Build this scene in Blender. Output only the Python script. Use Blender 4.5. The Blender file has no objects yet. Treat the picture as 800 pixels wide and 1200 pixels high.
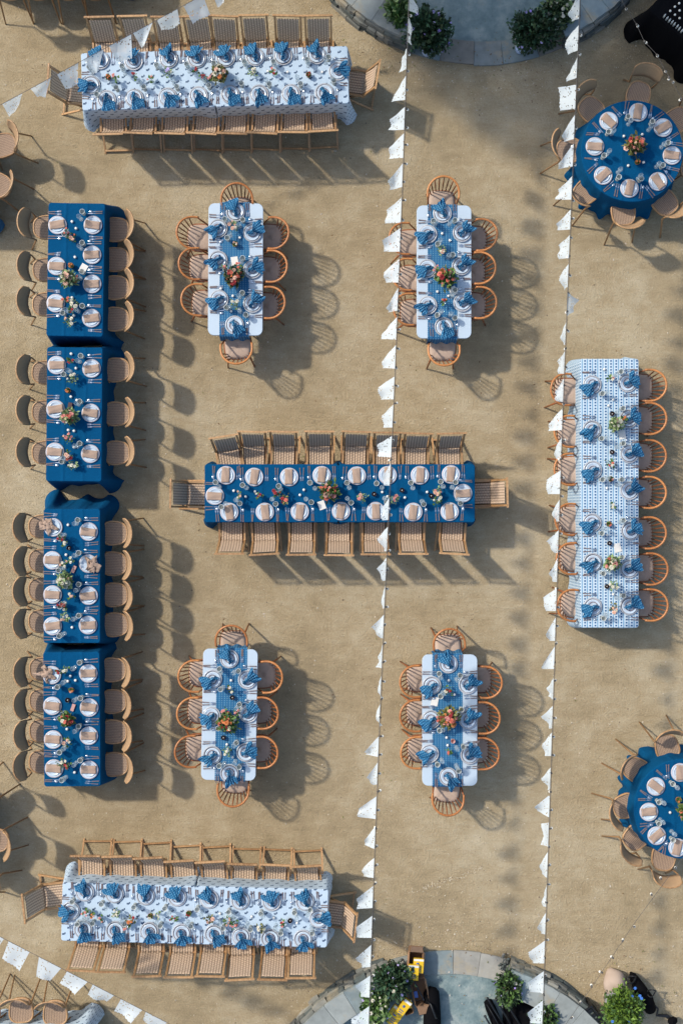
import bpy, math, random
from math import sin, cos, pi, radians, sqrt, atan2
random.seed(11)
R = random.Random(5)
scene = bpy.context.scene
COL = scene.collection

# ------------------------------------------------------------------ camera, sky, sun, exposure
CAMH = 17.0; F = 1381.0
cam_d = bpy.data.cameras.new("camera"); cam = bpy.data.objects.new("camera", cam_d); COL.objects.link(cam)
cam.location = (0, 0, CAMH); cam.rotation_euler = (0, 0, 0)
cam_d.sensor_fit = 'VERTICAL'; cam_d.sensor_height = 36.0; cam_d.lens = 36.0 * F / 1200.0
cam_d.clip_end = 500
scene.camera = cam
SUNV = (0.90, -0.52, -1.0)                       # direction the light travels
elev = math.atan2(1.0, sqrt(SUNV[0]**2 + SUNV[1]**2)); azim = math.atan2(-SUNV[0], -SUNV[1])
world = bpy.data.worlds.new("World"); scene.world = world; world.use_nodes = True
wn = world.node_tree.nodes; wl = world.node_tree.links
sky = wn.new('ShaderNodeTexSky'); sky.sky_type = 'NISHITA'; sky.sun_disc = False
sky.sun_elevation = elev; sky.sun_rotation = azim; sky.air_density = 1.2; sky.dust_density = 2.0
wl.new(sky.outputs[0], wn['Background'].inputs[0]); wn['Background'].inputs[1].default_value = 0.15
sl = bpy.data.lights.new("sun", 'SUN'); sl.energy = 2.9; sl.angle = radians(2.5); sl.color = (1.0, 0.93, 0.82)
sun = bpy.data.objects.new("sun", sl); COL.objects.link(sun)
from mathutils import Vector, Matrix, Quaternion, noise
sun.rotation_euler = Vector(SUNV).to_track_quat('-Z', 'Y').to_euler(); sun.location = (-8, 5, 12)
scene.view_settings.view_transform = 'Standard'; scene.view_settings.look = 'None'
scene.view_settings.gamma = 1.0; scene.view_settings.exposure = 0.36
scene.cycles.max_bounces = 6; scene.cycles.transparent_max_bounces = 12
scene.cycles.caustics_reflective = False; scene.cycles.caustics_refractive = False

def P(x, y, z=0.0):
    k = (CAMH - z) / F
    return ((x - 400) * k, (600 - y) * k, z)

# ------------------------------------------------------------------ materials
def newmat(name):
    m = bpy.data.materials.new(name); m.use_nodes = True
    nt = m.node_tree; b = nt.nodes['Principled BSDF']
    return m, nt, b
def N(nt, t, **kw):
    n = nt.nodes.new(t)
    for k, v in kw.items(): setattr(n, k, v)
    return n
def ramp(nt, fac, stops):
    r = N(nt, 'ShaderNodeValToRGB'); e = r.color_ramp.elements
    while len(e) < len(stops): e.new(0.5)
    for i, (p, c) in enumerate(stops):
        e[i].position = p; e[i].color = (c[0], c[1], c[2], 1)
    nt.links.new(fac, r.inputs[0]); return r.outputs[0]
def noise_tex(nt, vec, scale, detail=3, rough=.55):
    n = N(nt, 'ShaderNodeTexNoise'); n.inputs['Scale'].default_value = scale
    n.inputs['Detail'].default_value = detail; n.inputs['Roughness'].default_value = rough
    if vec is not None: nt.links.new(vec, n.inputs['Vector'])
    return n.outputs[0]
def bump(nt, b, h, strength, dist=.01, prev=None):
    n = N(nt, 'ShaderNodeBump'); n.inputs['Strength'].default_value = strength; n.inputs['Distance'].default_value = dist
    nt.links.new(h, n.inputs['Height'])
    if prev is not None: nt.links.new(prev, n.inputs['Normal'])
    nt.links.new(n.outputs[0], b.inputs['Normal']); return n.outputs[0]
def simple(name, c, rough=.6, var=.15, scale=14, bstr=.2, metal=0, spec=.5, island=0.0):
    m, nt, b = newmat(name)
    tc = N(nt, 'ShaderNodeTexCoord'); geo = N(nt, 'ShaderNodeNewGeometry'); oi = N(nt, 'ShaderNodeObjectInfo')
    nf = noise_tex(nt, tc.outputs['Object'], scale)
    lo = tuple(max(0, v * (1 - var)) for v in c); hi = tuple(min(1, v * (1 + var)) for v in c)
    mix = N(nt, 'ShaderNodeMath', operation='MULTIPLY_ADD'); mix.inputs[1].default_value = .35
    nt.links.new((geo.outputs['Random Per Island'] if island else oi.outputs['Random']), mix.inputs[0])
    s = N(nt, 'ShaderNodeMath', operation='MULTIPLY'); s.inputs[1].default_value = .8
    nt.links.new(nf, s.inputs[0]); nt.links.new(s.outputs[0], mix.inputs[2])
    if island: mix.inputs[1].default_value = island
    col = ramp(nt, mix.outputs[0], [(.25, lo), (.85, hi)])
    nt.links.new(col, b.inputs['Base Color'])
    b.inputs['Roughness'].default_value = rough; b.inputs['Metallic'].default_value = metal
    b.inputs['Specular IOR Level'].default_value = spec
    if bstr: bump(nt, b, nf, bstr, .004)
    return m
def wood(name, c1, c2, rough=.45, scale=9):
    m, nt, b = newmat(name)
    tc = N(nt, 'ShaderNodeTexCoord'); mp = N(nt, 'ShaderNodeMapping'); mp.inputs['Scale'].default_value = (6, 1, 6)
    nt.links.new(tc.outputs['Object'], mp.inputs[0])
    nf = noise_tex(nt, mp.outputs[0], scale, 4); oi = N(nt, 'ShaderNodeObjectInfo')
    ad = N(nt, 'ShaderNodeMath', operation='MULTIPLY_ADD'); ad.inputs[1].default_value = .3
    nt.links.new(oi.outputs['Random'], ad.inputs[0]); nt.links.new(nf, ad.inputs[2])
    nt.links.new(ramp(nt, ad.outputs[0], [(.4, c1), (.85, c2)]), b.inputs['Base Color'])
    b.inputs['Roughness'].default_value = rough; bump(nt, b, nf, .15, .002); return m

M = {}
# woods
M['teak'] = wood('teak', (.24, .125, .05), (.48, .28, .13))
M['oak_orange'] = wood('bentwood', (.30, .10, .025), (.52, .215, .065), .4)
M['spindle_dark'] = wood('spindle_wood', (.16, .05, .016), (.30, .105, .035), .4)
M['cafe_wood'] = wood('cafe_wood', (.29, .16, .07), (.47, .275, .13), .4)
M['cafe_leg'] = wood('cafe_leg_wood', (.20, .11, .05), (.36, .2, .09), .5)
M['cushion'] = simple('cushion_linen', (.42, .315, .245), .9, .12, 30, .35)
def woven(name, dark, light, nu=9, nv=26, bs=.6):
    m, nt, b = newmat(name)
    uv = N(nt, 'ShaderNodeUVMap'); sp = N(nt, 'ShaderNodeSeparateXYZ'); nt.links.new(uv.outputs[0], sp.inputs[0])
    def tri(src, k, ph=0):
        a = N(nt, 'ShaderNodeMath', operation='MULTIPLY_ADD'); a.inputs[1].default_value = k * 2 * pi; a.inputs[2].default_value = ph
        nt.links.new(src, a.inputs[0]); s = N(nt, 'ShaderNodeMath', operation='SINE'); nt.links.new(a.outputs[0], s.inputs[0]); return s.outputs[0]
    u = tri(sp.outputs[0], nu, -pi/2); v = tri(sp.outputs[1], nv)
    u2 = tri(sp.outputs[0], nu/2)
    pr = N(nt, 'ShaderNodeMath', operation='MULTIPLY'); nt.links.new(u2, pr.inputs[0]); nt.links.new(v, pr.inputs[1])
    ad = N(nt, 'ShaderNodeMath', operation='MULTIPLY_ADD'); ad.inputs[1].default_value = 1.0
    nt.links.new(pr.outputs[0], ad.inputs[0]); nt.links.new(u, ad.inputs[2])
    nz = noise_tex(nt, uv.outputs[0], 14)
    a2 = N(nt, 'ShaderNodeMath', operation='MULTIPLY_ADD'); a2.inputs[1].default_value = 1.2
    nt.links.new(nz, a2.inputs[0]); nt.links.new(ad.outputs[0], a2.inputs[2])
    mr = N(nt, 'ShaderNodeMapRange'); mr.inputs[1].default_value = -.9; mr.inputs[2].default_value = 2.0
    nt.links.new(a2.outputs[0], mr.inputs[0])
    nt.links.new(ramp(nt, mr.outputs[0], [(.1, dark), (.65, light)]), b.inputs['Base Color'])
    b.inputs['Roughness'].default_value = .8; bump(nt, b, mr.outputs[0], bs, .006); return m
M['rope'] = woven('woven_rope', (.22, .15, .10), (.56, .41, .285), 8, 11, .8)
M['cane'] = woven('woven_cane', (.17, .11, .075), (.38, .262, .175), 17, 17, .6)
M['cane_back'] = woven('woven_cane_back', (.25, .155, .08), (.43, .28, .155), 30, 16, .3)

def fabric(name, c, rough=.85, var=.12, wr=.6, sheen=.0):
    m, nt, b = newmat(name); tc = N(nt, 'ShaderNodeTexCoord')
    big = noise_tex(nt, tc.outputs['Object'], 3.5, 4, .6); fine = noise_tex(nt, tc.outputs['Object'], 160, 2)
    lo = tuple(v * (1 - var) for v in c); hi = tuple(min(1, v * (1 + var)) for v in c)
    nt.links.new(ramp(nt, fine, [(.3, lo), (.7, hi)]), b.inputs['Base Color'])
    b.inputs['Roughness'].default_value = rough; b.inputs['Specular IOR Level'].default_value = .2
    b.inputs['Specular IOR Level'].default_value = .08; n1 = bump(nt, b, fine, .12, .002); n1 = bump(nt, b, big, wr, .02, n1)
    wv = N(nt, 'ShaderNodeTexWave'); wv.inputs['Scale'].default_value = 1.1; wv.inputs['Distortion'].default_value = 1.2; wv.inputs['Detail'].default_value = 2; wv.inputs['Detail Scale'].default_value = 2.0
    nt.links.new(tc.outputs['Object'], wv.inputs[0]); pw = N(nt, 'ShaderNodeMath', operation='POWER'); pw.inputs[1].default_value = 14; nt.links.new(wv.outputs['Fac'], pw.inputs[0]); bump(nt, b, pw.outputs[0], .5*min(1, wr), .012, n1); return m
M['navy'] = fabric('navy_linen', (.001, .063, .160), .95, .22, 1.0)
M['tan_napkin'] = fabric('tan_linen', (.36, .26, .20), .9, .14, .4)
M['black_cloth'] = fabric('black_cloth', (.004, .004, .005), .9, .3)
M['table_white'] = simple('white_plastic', (.45, .54, .62), .45, .03, 60, .25)
M['table_grey'] = simple('table_board', (.4, .38, .35), .6)
M['metal_leg'] = simple('painted_steel', (.35, .36, .37), .4, .1, metal=.8)

def printed(name, kind):
    m, nt, b = newmat(name); uv = N(nt, 'ShaderNodeUVMap'); sp = N(nt, 'ShaderNodeSeparateXYZ'); L = nt.links
    L.new(uv.outputs[0], sp.inputs[0]); X, Y = sp.outputs[0], sp.outputs[1]
    def mth(op, a, bb=None, c=None):
        n = N(nt, 'ShaderNodeMath', operation=op)
        for i, v in enumerate((a, bb, c)):
            if v is None: continue
            if isinstance(v, (int, float)): n.inputs[i].default_value = v
            else: L.new(v, n.inputs[i])
        return n.outputs[0]
    tc = N(nt, 'ShaderNodeTexCoord'); big = noise_tex(nt, tc.outputs['Object'], 4, 4, .6); fine = noise_tex(nt, uv.outputs[0], 60, 2)
    def frac(a): return mth('FRACT', mth('ADD', a, 100.0))
    def band(f, lo, hi): return mth('MULTIPLY', mth('GREATER_THAN', f, lo), mth('LESS_THAN', f, hi))
    def mixc(f, c1, c2):
        mx = N(nt, 'ShaderNodeMix', data_type='RGBA'); L.new(f, mx.inputs[0])
        for idx, c in ((6, c1), (7, c2)):
            if isinstance(c, tuple): mx.inputs[idx].default_value = (*c, 1)
            else: L.new(c, mx.inputs[idx])
        return mx.outputs[2]
    if kind == 'dash':       # small slate motifs in staggered rows on white
        vy = mth('MULTIPLY', Y, 1/.088); row = mth('FLOOR', mth('ADD', vy, 100.0)); st = mth('MULTIPLY', mth('MODULO', row, 2.0), .5)
        fx = frac(mth('ADD', mth('MULTIPLY', X, 1/.135), st)); fy = frac(vy)
        wob = mth('MULTIPLY', mth('SUBTRACT', fine, .5), .22)
        a = mth('MULTIPLY', band(fx, .30, .55), band(mth('ADD', fy, wob), .38, .66))
        d = mth('MULTIPLY', band(fx, .52, .66), band(mth('ADD', fy, wob), .52, .80))
        mask = mth('MAXIMUM', a, d)
        col = mixc(mask, (.45, .56, .66), (.07, .11, .18))
    elif kind == 'block':    # columns of blue squares between pale blue stripes
        fx = frac(mth('MULTIPLY', X, 1/.0715)); fy = frac(mth('MULTIPLY', Y, 1/.041))
        dot = mth('MULTIPLY', band(fx, .10, .44), band(fy, .2, .76))
        stripe = band(fx, .60, .82); edge = band(fx, .66, .76)
        c = mixc(stripe, (.50, .60, .67), (.18, .33, .47)); c = mixc(mth('MULTIPLY', edge, band(fy, .1, .6)), c, (.12, .28, .46))
        col = mixc(dot, c, (.02, .10, .24))
    elif kind == 'runner':
        fx = frac(mth('MULTIPLY', X, 1/.036)); fy = frac(mth('MULTIPLY', Y, 1/.03))
        fy2 = frac(mth('ADD', mth('MULTIPLY', Y, 1/.03), .5)); alt = mth('MODULO', mth('FLOOR', mth('ADD', mth('MULTIPLY', X, 1/.036), 100.0)), 2.0)
        dash = mth('MULTIPLY', band(fx, .25, .62), band(fy, .2, .72))
        c = mixc(alt, (.016, .105, .235), (.024, .13, .27)); col = mixc(dash, c, (.13, .27, .39))
    else:                    # napkin print
        fx = frac(mth('MULTIPLY', X, 1/.034)); fy = frac(mth('MULTIPLY', Y, 1/.03))
        dash = mth('MULTIPLY', band(fx, .2, .6), band(fy, .2, .7))
        col = mixc(dash, (.013, .105, .225), (.12, .29, .44))
    L.new(col, b.inputs['Base Color']); b.inputs['Roughness'].default_value = .85; b.inputs['Specular IOR Level'].default_value = .2
    bump(nt, b, big, .6, .02); return m
M['dash'] = printed('white_print_cloth', 'dash'); M['block'] = printed('blue_block_print_cloth', 'block')
M['runner'] = printed('blue_runner_cloth', 'runner'); M['blue_napkin'] = printed('blue_print_napkin', 'nap')

# tableware
M['charger_pale'] = simple('pale_stoneware', (.44, .42, .45), .35, .06, 40, .1)
M['plate'] = simple('white_glaze', (.52, .60, .68), .18, .05, 20, .05)
M['plate_in'] = simple('white_glaze_centre', (.50, .60, .70), .2, .05, 20, .05)
M['rim_brown'] = simple('brown_rim', (.16, .07, .06), .3)
M['charger_glass'] = simple('beaded_charger', (.38, .39, .42), .2, .25, 90, .5)
M['silver'] = simple('silver', (.62, .68, .74), .22, .1, metal=.9)
M['handle'] = simple('cutlery_handle', (.17, .125, .12), .4)
M['candle'] = simple('white_wax', (.8, .77, .72), .5, .05)
M['votive_dark'] = simple('dark_glass', (.02, .008, .008), .15)
M['terracotta'] = simple('terracotta', (.36, .13, .06), .7)
M['soil'] = simple('soil', (.05, .03, .02), .95)
M['card'] = simple('paper_card', (.68, .66, .62), .8, .05)
M['pinkcard'] = simple('pink_card', (.5, .28, .25), .8, .05)
M['darkbox'] = simple('dark_card', (.06, .02, .02), .6)
def glassmat(name, c, alpha, rough=.08):
    m, nt, b = newmat(name)
    b.inputs['Base Color'].default_value = (*c, 1); b.inputs['Roughness'].default_value = rough
    b.inputs['Specular IOR Level'].default_value = .9; b.inputs['Alpha'].default_value = alpha; return m
M['glass_grey'] = glassmat('ribbed_glass', (.42, .45, .42), .62, .12)
M['glass_clear'] = glassmat('clear_glass', (.5, .6, .66), .28, .06)
M['glass_rim'] = simple('glass_rim', (.62, .66, .66), .15, .05)
for k, c in dict(pink=(.55, .23, .20), coral=(.50, .13, .085), red=(.24, .018, .022), white=(.55, .52, .42), orange=(.48, .16, .05),
                 peach=(.52, .32, .24), purple=(.36, .27, .60), blue=(.06, .19, .52), lilac=(.48, .42, .66)).items():
    M['f_' + k] = simple(k + '_petals', c, .7, .3, 60, .3, island=.5)
for k, c in dict(green=(.06, .12, .025), dark=(.02, .042, .014), pale=(.17, .24, .10), olive=(.13, .13, .035), lime=(.10, .17, .02), bluegreen=(.03, .075, .035)).items():
    M['l_' + k] = simple(k + '_leaves', c, .6, .5, 20, .1, island=.7)
M['bark'] = simple('bark', (.1, .07, .05), .9)
M['cord'] = simple('cord', (.09, .085, .08), .7)
M['bulb'] = simple('bulb_glass', (.8, .78, .7), .15, .03)
M['cardboard'] = simple('cardboard', (.27, .155, .085), .85, .15)
M['cardboard_dark'] = simple('cardboard_inside', (.16, .10, .065), .85, .15)
M['yellow'] = simple('yellow_pack', (.75, .48, .02), .45, .08)
M['packblue'] = simple('pack_print', (.05, .10, .3), .5)
M['packwhite'] = simple('pack_white', (.7, .7, .66), .5)
M['black'] = simple('black_plastic', (.008, .009, .011), .45, .2)
M['boulder'] = simple('pale_boulder', (.40, .31, .245), .9, .12, 6, .5)
M['pot'] = simple('grey_pot', (.22, .23, .23), .8)
M['pot_white'] = simple('white_pot', (.6, .62, .62), .6)
M['bluewhite'] = simple('blue_white_ceramic', (.35, .45, .62), .3, .5, 60)

# bunting paper with cut holes
m, nt, b = newmat('cut_paper'); uv = N(nt, 'ShaderNodeUVMap')
vo = N(nt, 'ShaderNodeTexVoronoi'); vo.inputs['Scale'].default_value = 9; nt.links.new(uv.outputs[0], vo.inputs[0])
nz = noise_tex(nt, uv.outputs[0], 4, 1)
gt = N(nt, 'ShaderNodeMath', operation='LESS_THAN'); gt.inputs[1].default_value = .30; nt.links.new(vo.outputs['Distance'], gt.inputs[0])
g2 = N(nt, 'ShaderNodeMath', operation='GREATER_THAN'); g2.inputs[1].default_value = .5; nt.links.new(nz, g2.inputs[0])
mu = N(nt, 'ShaderNodeMath', operation='MULTIPLY'); nt.links.new(gt.outputs[0], mu.inputs[0]); nt.links.new(g2.outputs[0], mu.inputs[1])
iv = N(nt, 'ShaderNodeMath', operation='SUBTRACT'); iv.inputs[0].default_value = .80; nt.links.new(mu.outputs[0], iv.inputs[1])
tr = N(nt, 'ShaderNodeBsdfTransparent'); tl = N(nt, 'ShaderNodeBsdfTranslucent'); tl.inputs[0].default_value = (.80, .88, .93, 1)
mx = N(nt, 'ShaderNodeMixShader'); mx.inputs[0].default_value = .42
b.inputs['Base Color'].default_value = (.84, .94, 1.0, 1); b.inputs['Roughness'].default_value = .8
nt.links.new(b.outputs[0], mx.inputs[1]); nt.links.new(tl.outputs[0], mx.inputs[2])
m2 = N(nt, 'ShaderNodeMixShader'); nt.links.new(iv.outputs[0], m2.inputs[0]); nt.links.new(tr.outputs[0], m2.inputs[1]); nt.links.new(mx.outputs[0], m2.inputs[2])
nt.links.new(m2.outputs[0], nt.nodes['Material Output'].inputs[0]); M['paper'] = m

# sand
m, nt, b = newmat('sand'); tc = N(nt, 'ShaderNodeTexCoord'); O = tc.outputs['Object']; L = nt.links
big = noise_tex(nt, O, .55, 5, .6); mid = noise_tex(nt, O, 3.2, 5, .65); fine = noise_tex(nt, O, 38, 4, .7); vf = noise_tex(nt, O, 130, 2, .7)
def madd(a, k, c):
    n = N(nt, 'ShaderNodeMath', operation='MULTIPLY_ADD'); L.new(a, n.inputs[0]); n.inputs[1].default_value = k
    if isinstance(c, float): n.inputs[2].default_value = c
    else: L.new(c, n.inputs[2])
    return n.outputs[0]
warp = N(nt, 'ShaderNodeMapping'); warp.inputs['Rotation'].default_value = (0, 0, .6); warp.inputs['Scale'].default_value = (1.2, 5.5, 1); L.new(O, warp.inputs[0]); drag = noise_tex(nt, warp.outputs[0], 2.2, 5, .7)
s = madd(big, .95, madd(mid, .55, madd(fine, .5, madd(vf, .45, madd(drag, .35, -.275)))))
base = ramp(nt, s, [(.72, (.225, .18, .108)), (1.07, (.385, .300, .180)), (1.4, (.53, .45, .31))])
r = base.node; r.color_ramp.elements[0].position = .34; r.color_ramp.elements[1].position = .5; r.color_ramp.elements[2].position = .66
mr = N(nt, 'ShaderNodeMath', operation='MULTIPLY'); mr.inputs[1].default_value = .465; L.new(s, mr.inputs[0]); L.new(mr.outputs[0], r.inputs[0])
# pale grains
vor = N(nt, 'ShaderNodeTexVoronoi'); vor.inputs['Scale'].default_value = 17; L.new(O, vor.inputs[0])
lt = N(nt, 'ShaderNodeMath', operation='LESS_THAN'); lt.inputs[1].default_value = .13; L.new(vor.outputs['Distance'], lt.inputs[0])
patch = noise_tex(nt, O, 1.1, 3, .6); pg = N(nt, 'ShaderNodeMapRange'); pg.inputs[1].default_value = .42; pg.inputs[2].default_value = .75; L.new(patch, pg.inputs[0])
pm = N(nt, 'ShaderNodeMath', operation='MULTIPLY'); L.new(lt.outputs[0], pm.inputs[0]); L.new(pg.outputs[0], pm.inputs[1])
mxc = N(nt, 'ShaderNodeMix', data_type='RGBA'); L.new(pm.outputs[0], mxc.inputs[0]); L.new(base, mxc.inputs[6]); mxc.inputs[7].default_value = (.55, .47, .36, 1)
L.new(mxc.outputs[2], b.inputs['Base Color']); b.inputs['Roughness'].default_value = .95; b.inputs['Specular IOR Level'].default_value = .15
dent = N(nt, 'ShaderNodeTexVoronoi', feature='SMOOTH_F1'); dent.inputs['Scale'].default_value = 6.5; dv = N(nt, 'ShaderNodeVectorMath', operation='ADD'); L.new(O, dv.inputs[0]); nzc = N(nt, 'ShaderNodeTexNoise'); nzc.inputs['Scale'].default_value = 2.5; L.new(O, nzc.inputs[0]); L.new(nzc.outputs[1], dv.inputs[1]); L.new(dv.outputs[0], dent.inputs[0]); n0 = bump(nt, b, dent.outputs[0], .16, .04); n1 = bump(nt, b, mid, .4, .04, n0); n1 = bump(nt, b, drag, .35, .03, n1); n2 = bump(nt, b, fine, 1.0, .022, n1); bump(nt, b, vf, .8, .008, n2)
M['sand'] = m
# stones and plaster floor
def add_sand(m, lo=.55, hi=.72, sc=1.6):
    nt = m.node_tree; b = nt.nodes['Principled BSDF']; L = nt.links; g = N(nt, 'ShaderNodeNewGeometry')
    a = noise_tex(nt, g.outputs['Position'], sc, 6, .75); mr = N(nt, 'ShaderNodeMapRange'); mr.inputs[1].default_value = lo; mr.inputs[2].default_value = hi; L.new(a, mr.inputs[0])
    src = b.inputs['Base Color'].links[0].from_socket; mx = N(nt, 'ShaderNodeMix', data_type='RGBA'); L.new(mr.outputs[0], mx.inputs[0]); L.new(src, mx.inputs[6]); mx.inputs[7].default_value = (.36, .30, .20, 1); L.new(mx.outputs[2], b.inputs['Base Color'])
def stone(name, c, var=.25):
    m = simple(name, c, .85, var, 9, .8); add_sand(m); return m
M['slab_blue'] = stone('blue_flagstone', (.20, .245, .25)); M['slab_grey'] = stone('grey_flagstone', (.24, .262, .25)); M['slab_red'] = stone('rusty_flagstone', (.22, .20, .17)); M['slab_tan'] = stone('tan_flagstone', (.30, .29, .255))
M['wallstone'] = stone('wall_stone', (.14, .145, .13), .4); M['wallstone2'] = stone('wall_stone_dark', (.075, .09, .085), .4); M['wallstone3'] = stone('wall_stone_pale', (.24, .235, .20), .3)
m, nt, b = newmat('patio_plaster'); tc = N(nt, 'ShaderNodeTexCoord'); O = tc.outputs['Object']
a = noise_tex(nt, O, 4, 6, .65); c = noise_tex(nt, O, 26, 4, .7)
nt.links.new(ramp(nt, a, [(.34, (.115, .175, .185)), (.5, (.185, .25, .25)), (.64, (.28, .33, .315))]), b.inputs['Base Color'])
b.inputs['Roughness'].default_value = .7; q = bump(nt, b, a, .6, .04); bump(nt, b, c, .6, .012, q); add_sand(m, .60, .85, 2.5); M['plaster'] = m

# ------------------------------------------------------------------ mesh builder
class MB:
    def __init__(s): s.v = []; s.f = []; s.m = []; s.uv = None; s.mi = 0; s.sm = []
    def add(s, vs, fs, smooth=False):
        o = len(s.v); s.v += [tuple(x) for x in vs]; s.f += [tuple(i + o for i in f) for f in fs]; s.m += [s.mi] * len(fs); s.sm += [smooth] * len(fs); return s
    def box(s, c, d, rot=None, bev=0):
        x, y, z = d[0]/2, d[1]/2, d[2]/2
        vs = [Vector((i*x, j*y, k*z)) for k in (-1, 1) for j in (-1, 1) for i in (-1, 1)]
        if rot is not None: vs = [rot @ v for v in vs]
        vs = [v + Vector(c) for v in vs]
        return s.add(vs, [(0, 2, 3, 1), (4, 5, 7, 6), (0, 1, 5, 4), (2, 6, 7, 3), (0, 4, 6, 2), (1, 3, 7, 5)])
    def bar(s, a, b_, w, h, up=(0, 0, 1)):        # rectangular bar from a to b
        a = Vector(a); b_ = Vector(b_); d = (b_ - a); L_ = d.length; d.normalize()
        u = Vector(up); sd = d.cross(u)
        if sd.length < 1e-4: sd = Vector((1, 0, 0))
        sd.normalize(); u = sd.cross(d)
        rot = Matrix((sd, d, u)).transposed()
        return s.box((a + b_)/2, (w, L_, h), rot)
    def tube(s, pts, rad, n=6, cap=True):
        pts = [Vector(p) for p in pts]
        if not hasattr(rad, '__len__'): rad = [rad]*len(pts)
        o = []; ref = None
        for i, p in enumerate(pts):
            d = (pts[min(i+1, len(pts)-1)] - pts[max(i-1, 0)]).normalized()
            if ref is None:
                ref = d.cross(Vector((0, 0, 1)))
                if ref.length < .05: ref = d.cross(Vector((1, 0, 0)))
            ref = (ref - d*ref.dot(d)).normalized(); up = d.cross(ref)
            for k in range(n):
                a = 2*pi*k/n; o.append(p + (ref*cos(a) + up*sin(a))*rad[i])
        fs = [(i*n+k, i*n+(k+1) % n, (i+1)*n+(k+1) % n, (i+1)*n+k) for i in range(len(pts)-1) for k in range(n)]
        if cap: fs += [tuple(range(n-1, -1, -1)), tuple((len(pts)-1)*n+k for k in range(n))]
        return s.add(o, fs, True)
    def lathe(s, prof, n=20, c=(0, 0, 0), wob=0):
        o = []
        for (r_, z) in prof:
            for k in range(n):
                a = 2*pi*k/n; rr = r_*(1 + wob*sin(a*8)); o.append((c[0]+rr*cos(a), c[1]+rr*sin(a), c[2]+z))
        fs = [(i*n+k, i*n+(k+1) % n, (i+1)*n+(k+1) % n, (i+1)*n+k) for i in range(len(prof)-1) for k in range(n)]
        if prof[-1][0] > 1e-4: fs.append(tuple((len(prof)-1)*n+k for k in range(n)))
        if prof[0][0] > 1e-4: fs.append(tuple(n-1-k for k in range(n)))
        return s.add(o, fs, True)
    def ball(s, c, r_, n=8, m_=5, sq=(1, 1, 1), jit=0, rnd=None):
        pr = []
        o = []
        for i in range(m_+1):
            t = pi*i/m_
            for k in range(n):
                a = 2*pi*k/n; j = 1 + (rnd.uniform(-jit, jit) if rnd else 0)
                o.append((c[0]+r_*sq[0]*sin(t)*cos(a)*j, c[1]+r_*sq[1]*sin(t)*sin(a)*j, c[2]-r_*sq[2]*cos(t)*j))
        fs = [(i*n+k, i*n+(k+1) % n, (i+1)*n+(k+1) % n, (i+1)*n+k) for i in range(m_) for k in range(n)]
        return s.add(o, fs, True)
    def build(s, name, mats):
        me = bpy.data.meshes.new(name); me.from_pydata(s.v, [], s.f)
        if not isinstance(mats, (list, tuple)): mats = [mats]
        for mm in mats: me.materials.append(mm)
        me.polygons.foreach_set('material_index', s.m); me.polygons.foreach_set('use_smooth', s.sm)
        if s.uv:
            ul = me.uv_layers.new(name='UVMap')
            li = [0]*len(me.loops); me.loops.foreach_get('vertex_index', li)
            flat = []
            for i in li: flat += s.uv[i]
            ul.data.foreach_set('uv', flat)
        me.update(); return me
def grid(nx, ny, fn, uvfn, smooth=True, thick=0):
    mb = MB(); vs = []; uv = []
    for j in range(ny+1):
        for i in range(nx+1):
            u, v = i/nx, j/ny; vs.append(fn(u, v)); uv.append(uvfn(u, v))
    w = nx+1
    fs = [(j*w+i, j*w+i+1, (j+1)*w+i+1, (j+1)*w+i) for j in range(ny) for i in range(nx)]
    mb.add(vs, fs, smooth); mb.uv = uv
    if thick:
        o = len(vs); vs2 = [Vector(p) - Vector((0, 0, thick)) for p in vs]
        mb.add(vs2, [tuple(reversed(f)) for f in fs], smooth); mb.uv = uv + uv
        loop = [i for i in range(nx+1)] + [j*w+nx for j in range(1, ny+1)] + [ny*w+i for i in range(nx-1, -1, -1)] + [j*w for j in range(ny-1, 0, -1)]
        ed = [(loop[k], loop[k]+o, loop[(k+1) % len(loop)]+o, loop[(k+1) % len(loop)]) for k in range(len(loop))]
        mb.f += ed; mb.m += [0]*len(ed); mb.sm += [False]*len(ed)
    return mb

# ------------------------------------------------------------------ object helpers
LONG = []
def props(o, label=None, cat=None, group=None, kind=None):
    if label:
        o['label'] = label
        n = len(label.split())
        if n < 4 or n > 16: LONG.append((n, label))
    if cat: o['category'] = cat
    if group: o['group'] = group
    if kind: o['kind'] = kind
    return o
def mobj(name, me, parent=None, loc=(0, 0, 0), rz=0.0, label=None, cat=None, group=None, kind=None):
    o = bpy.data.objects.new(name, me); COL.objects.link(o); o.location = loc; o.rotation_euler = (0, 0, rz)
    if parent is not None: o.parent = parent
    return props(o, label, cat, group, kind)
def empty(name, loc, rz=0.0, label=None, cat=None, group=None):
    o = bpy.data.objects.new(name, None); COL.objects.link(o); o.location = loc; o.rotation_euler = (0, 0, rz); o.empty_display_size = .1
    return props(o, label, cat, group)
def kit(name, parts, loc, rz, label, cat, group=None):
    e = empty(name, loc, rz, label, cat, group)
    done = []
    for p in parts:
        par = e if len(p) < 3 or p[2] is None else done[p[2]]
        done.append(mobj(p[0], p[1], par))
    return e
ORD = ['first', 'second', 'third', 'fourth', 'fifth', 'sixth', 'seventh', 'eighth', 'ninth', 'tenth', 'eleventh', 'twelfth', 'thirteenth', 'fourteenth', 'fifteenth']

# ------------------------------------------------------------------ ground
gm = MB(); n = 60
def gz(x, y): return 0.0
gm.add([(-150, -150, 0), (150, -150, 0), (150, 150, 0), (-150, 150, 0)], [(0, 1, 2, 3)])
mobj('ground', gm.build('ground', M['sand']), kind='structure')

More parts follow.
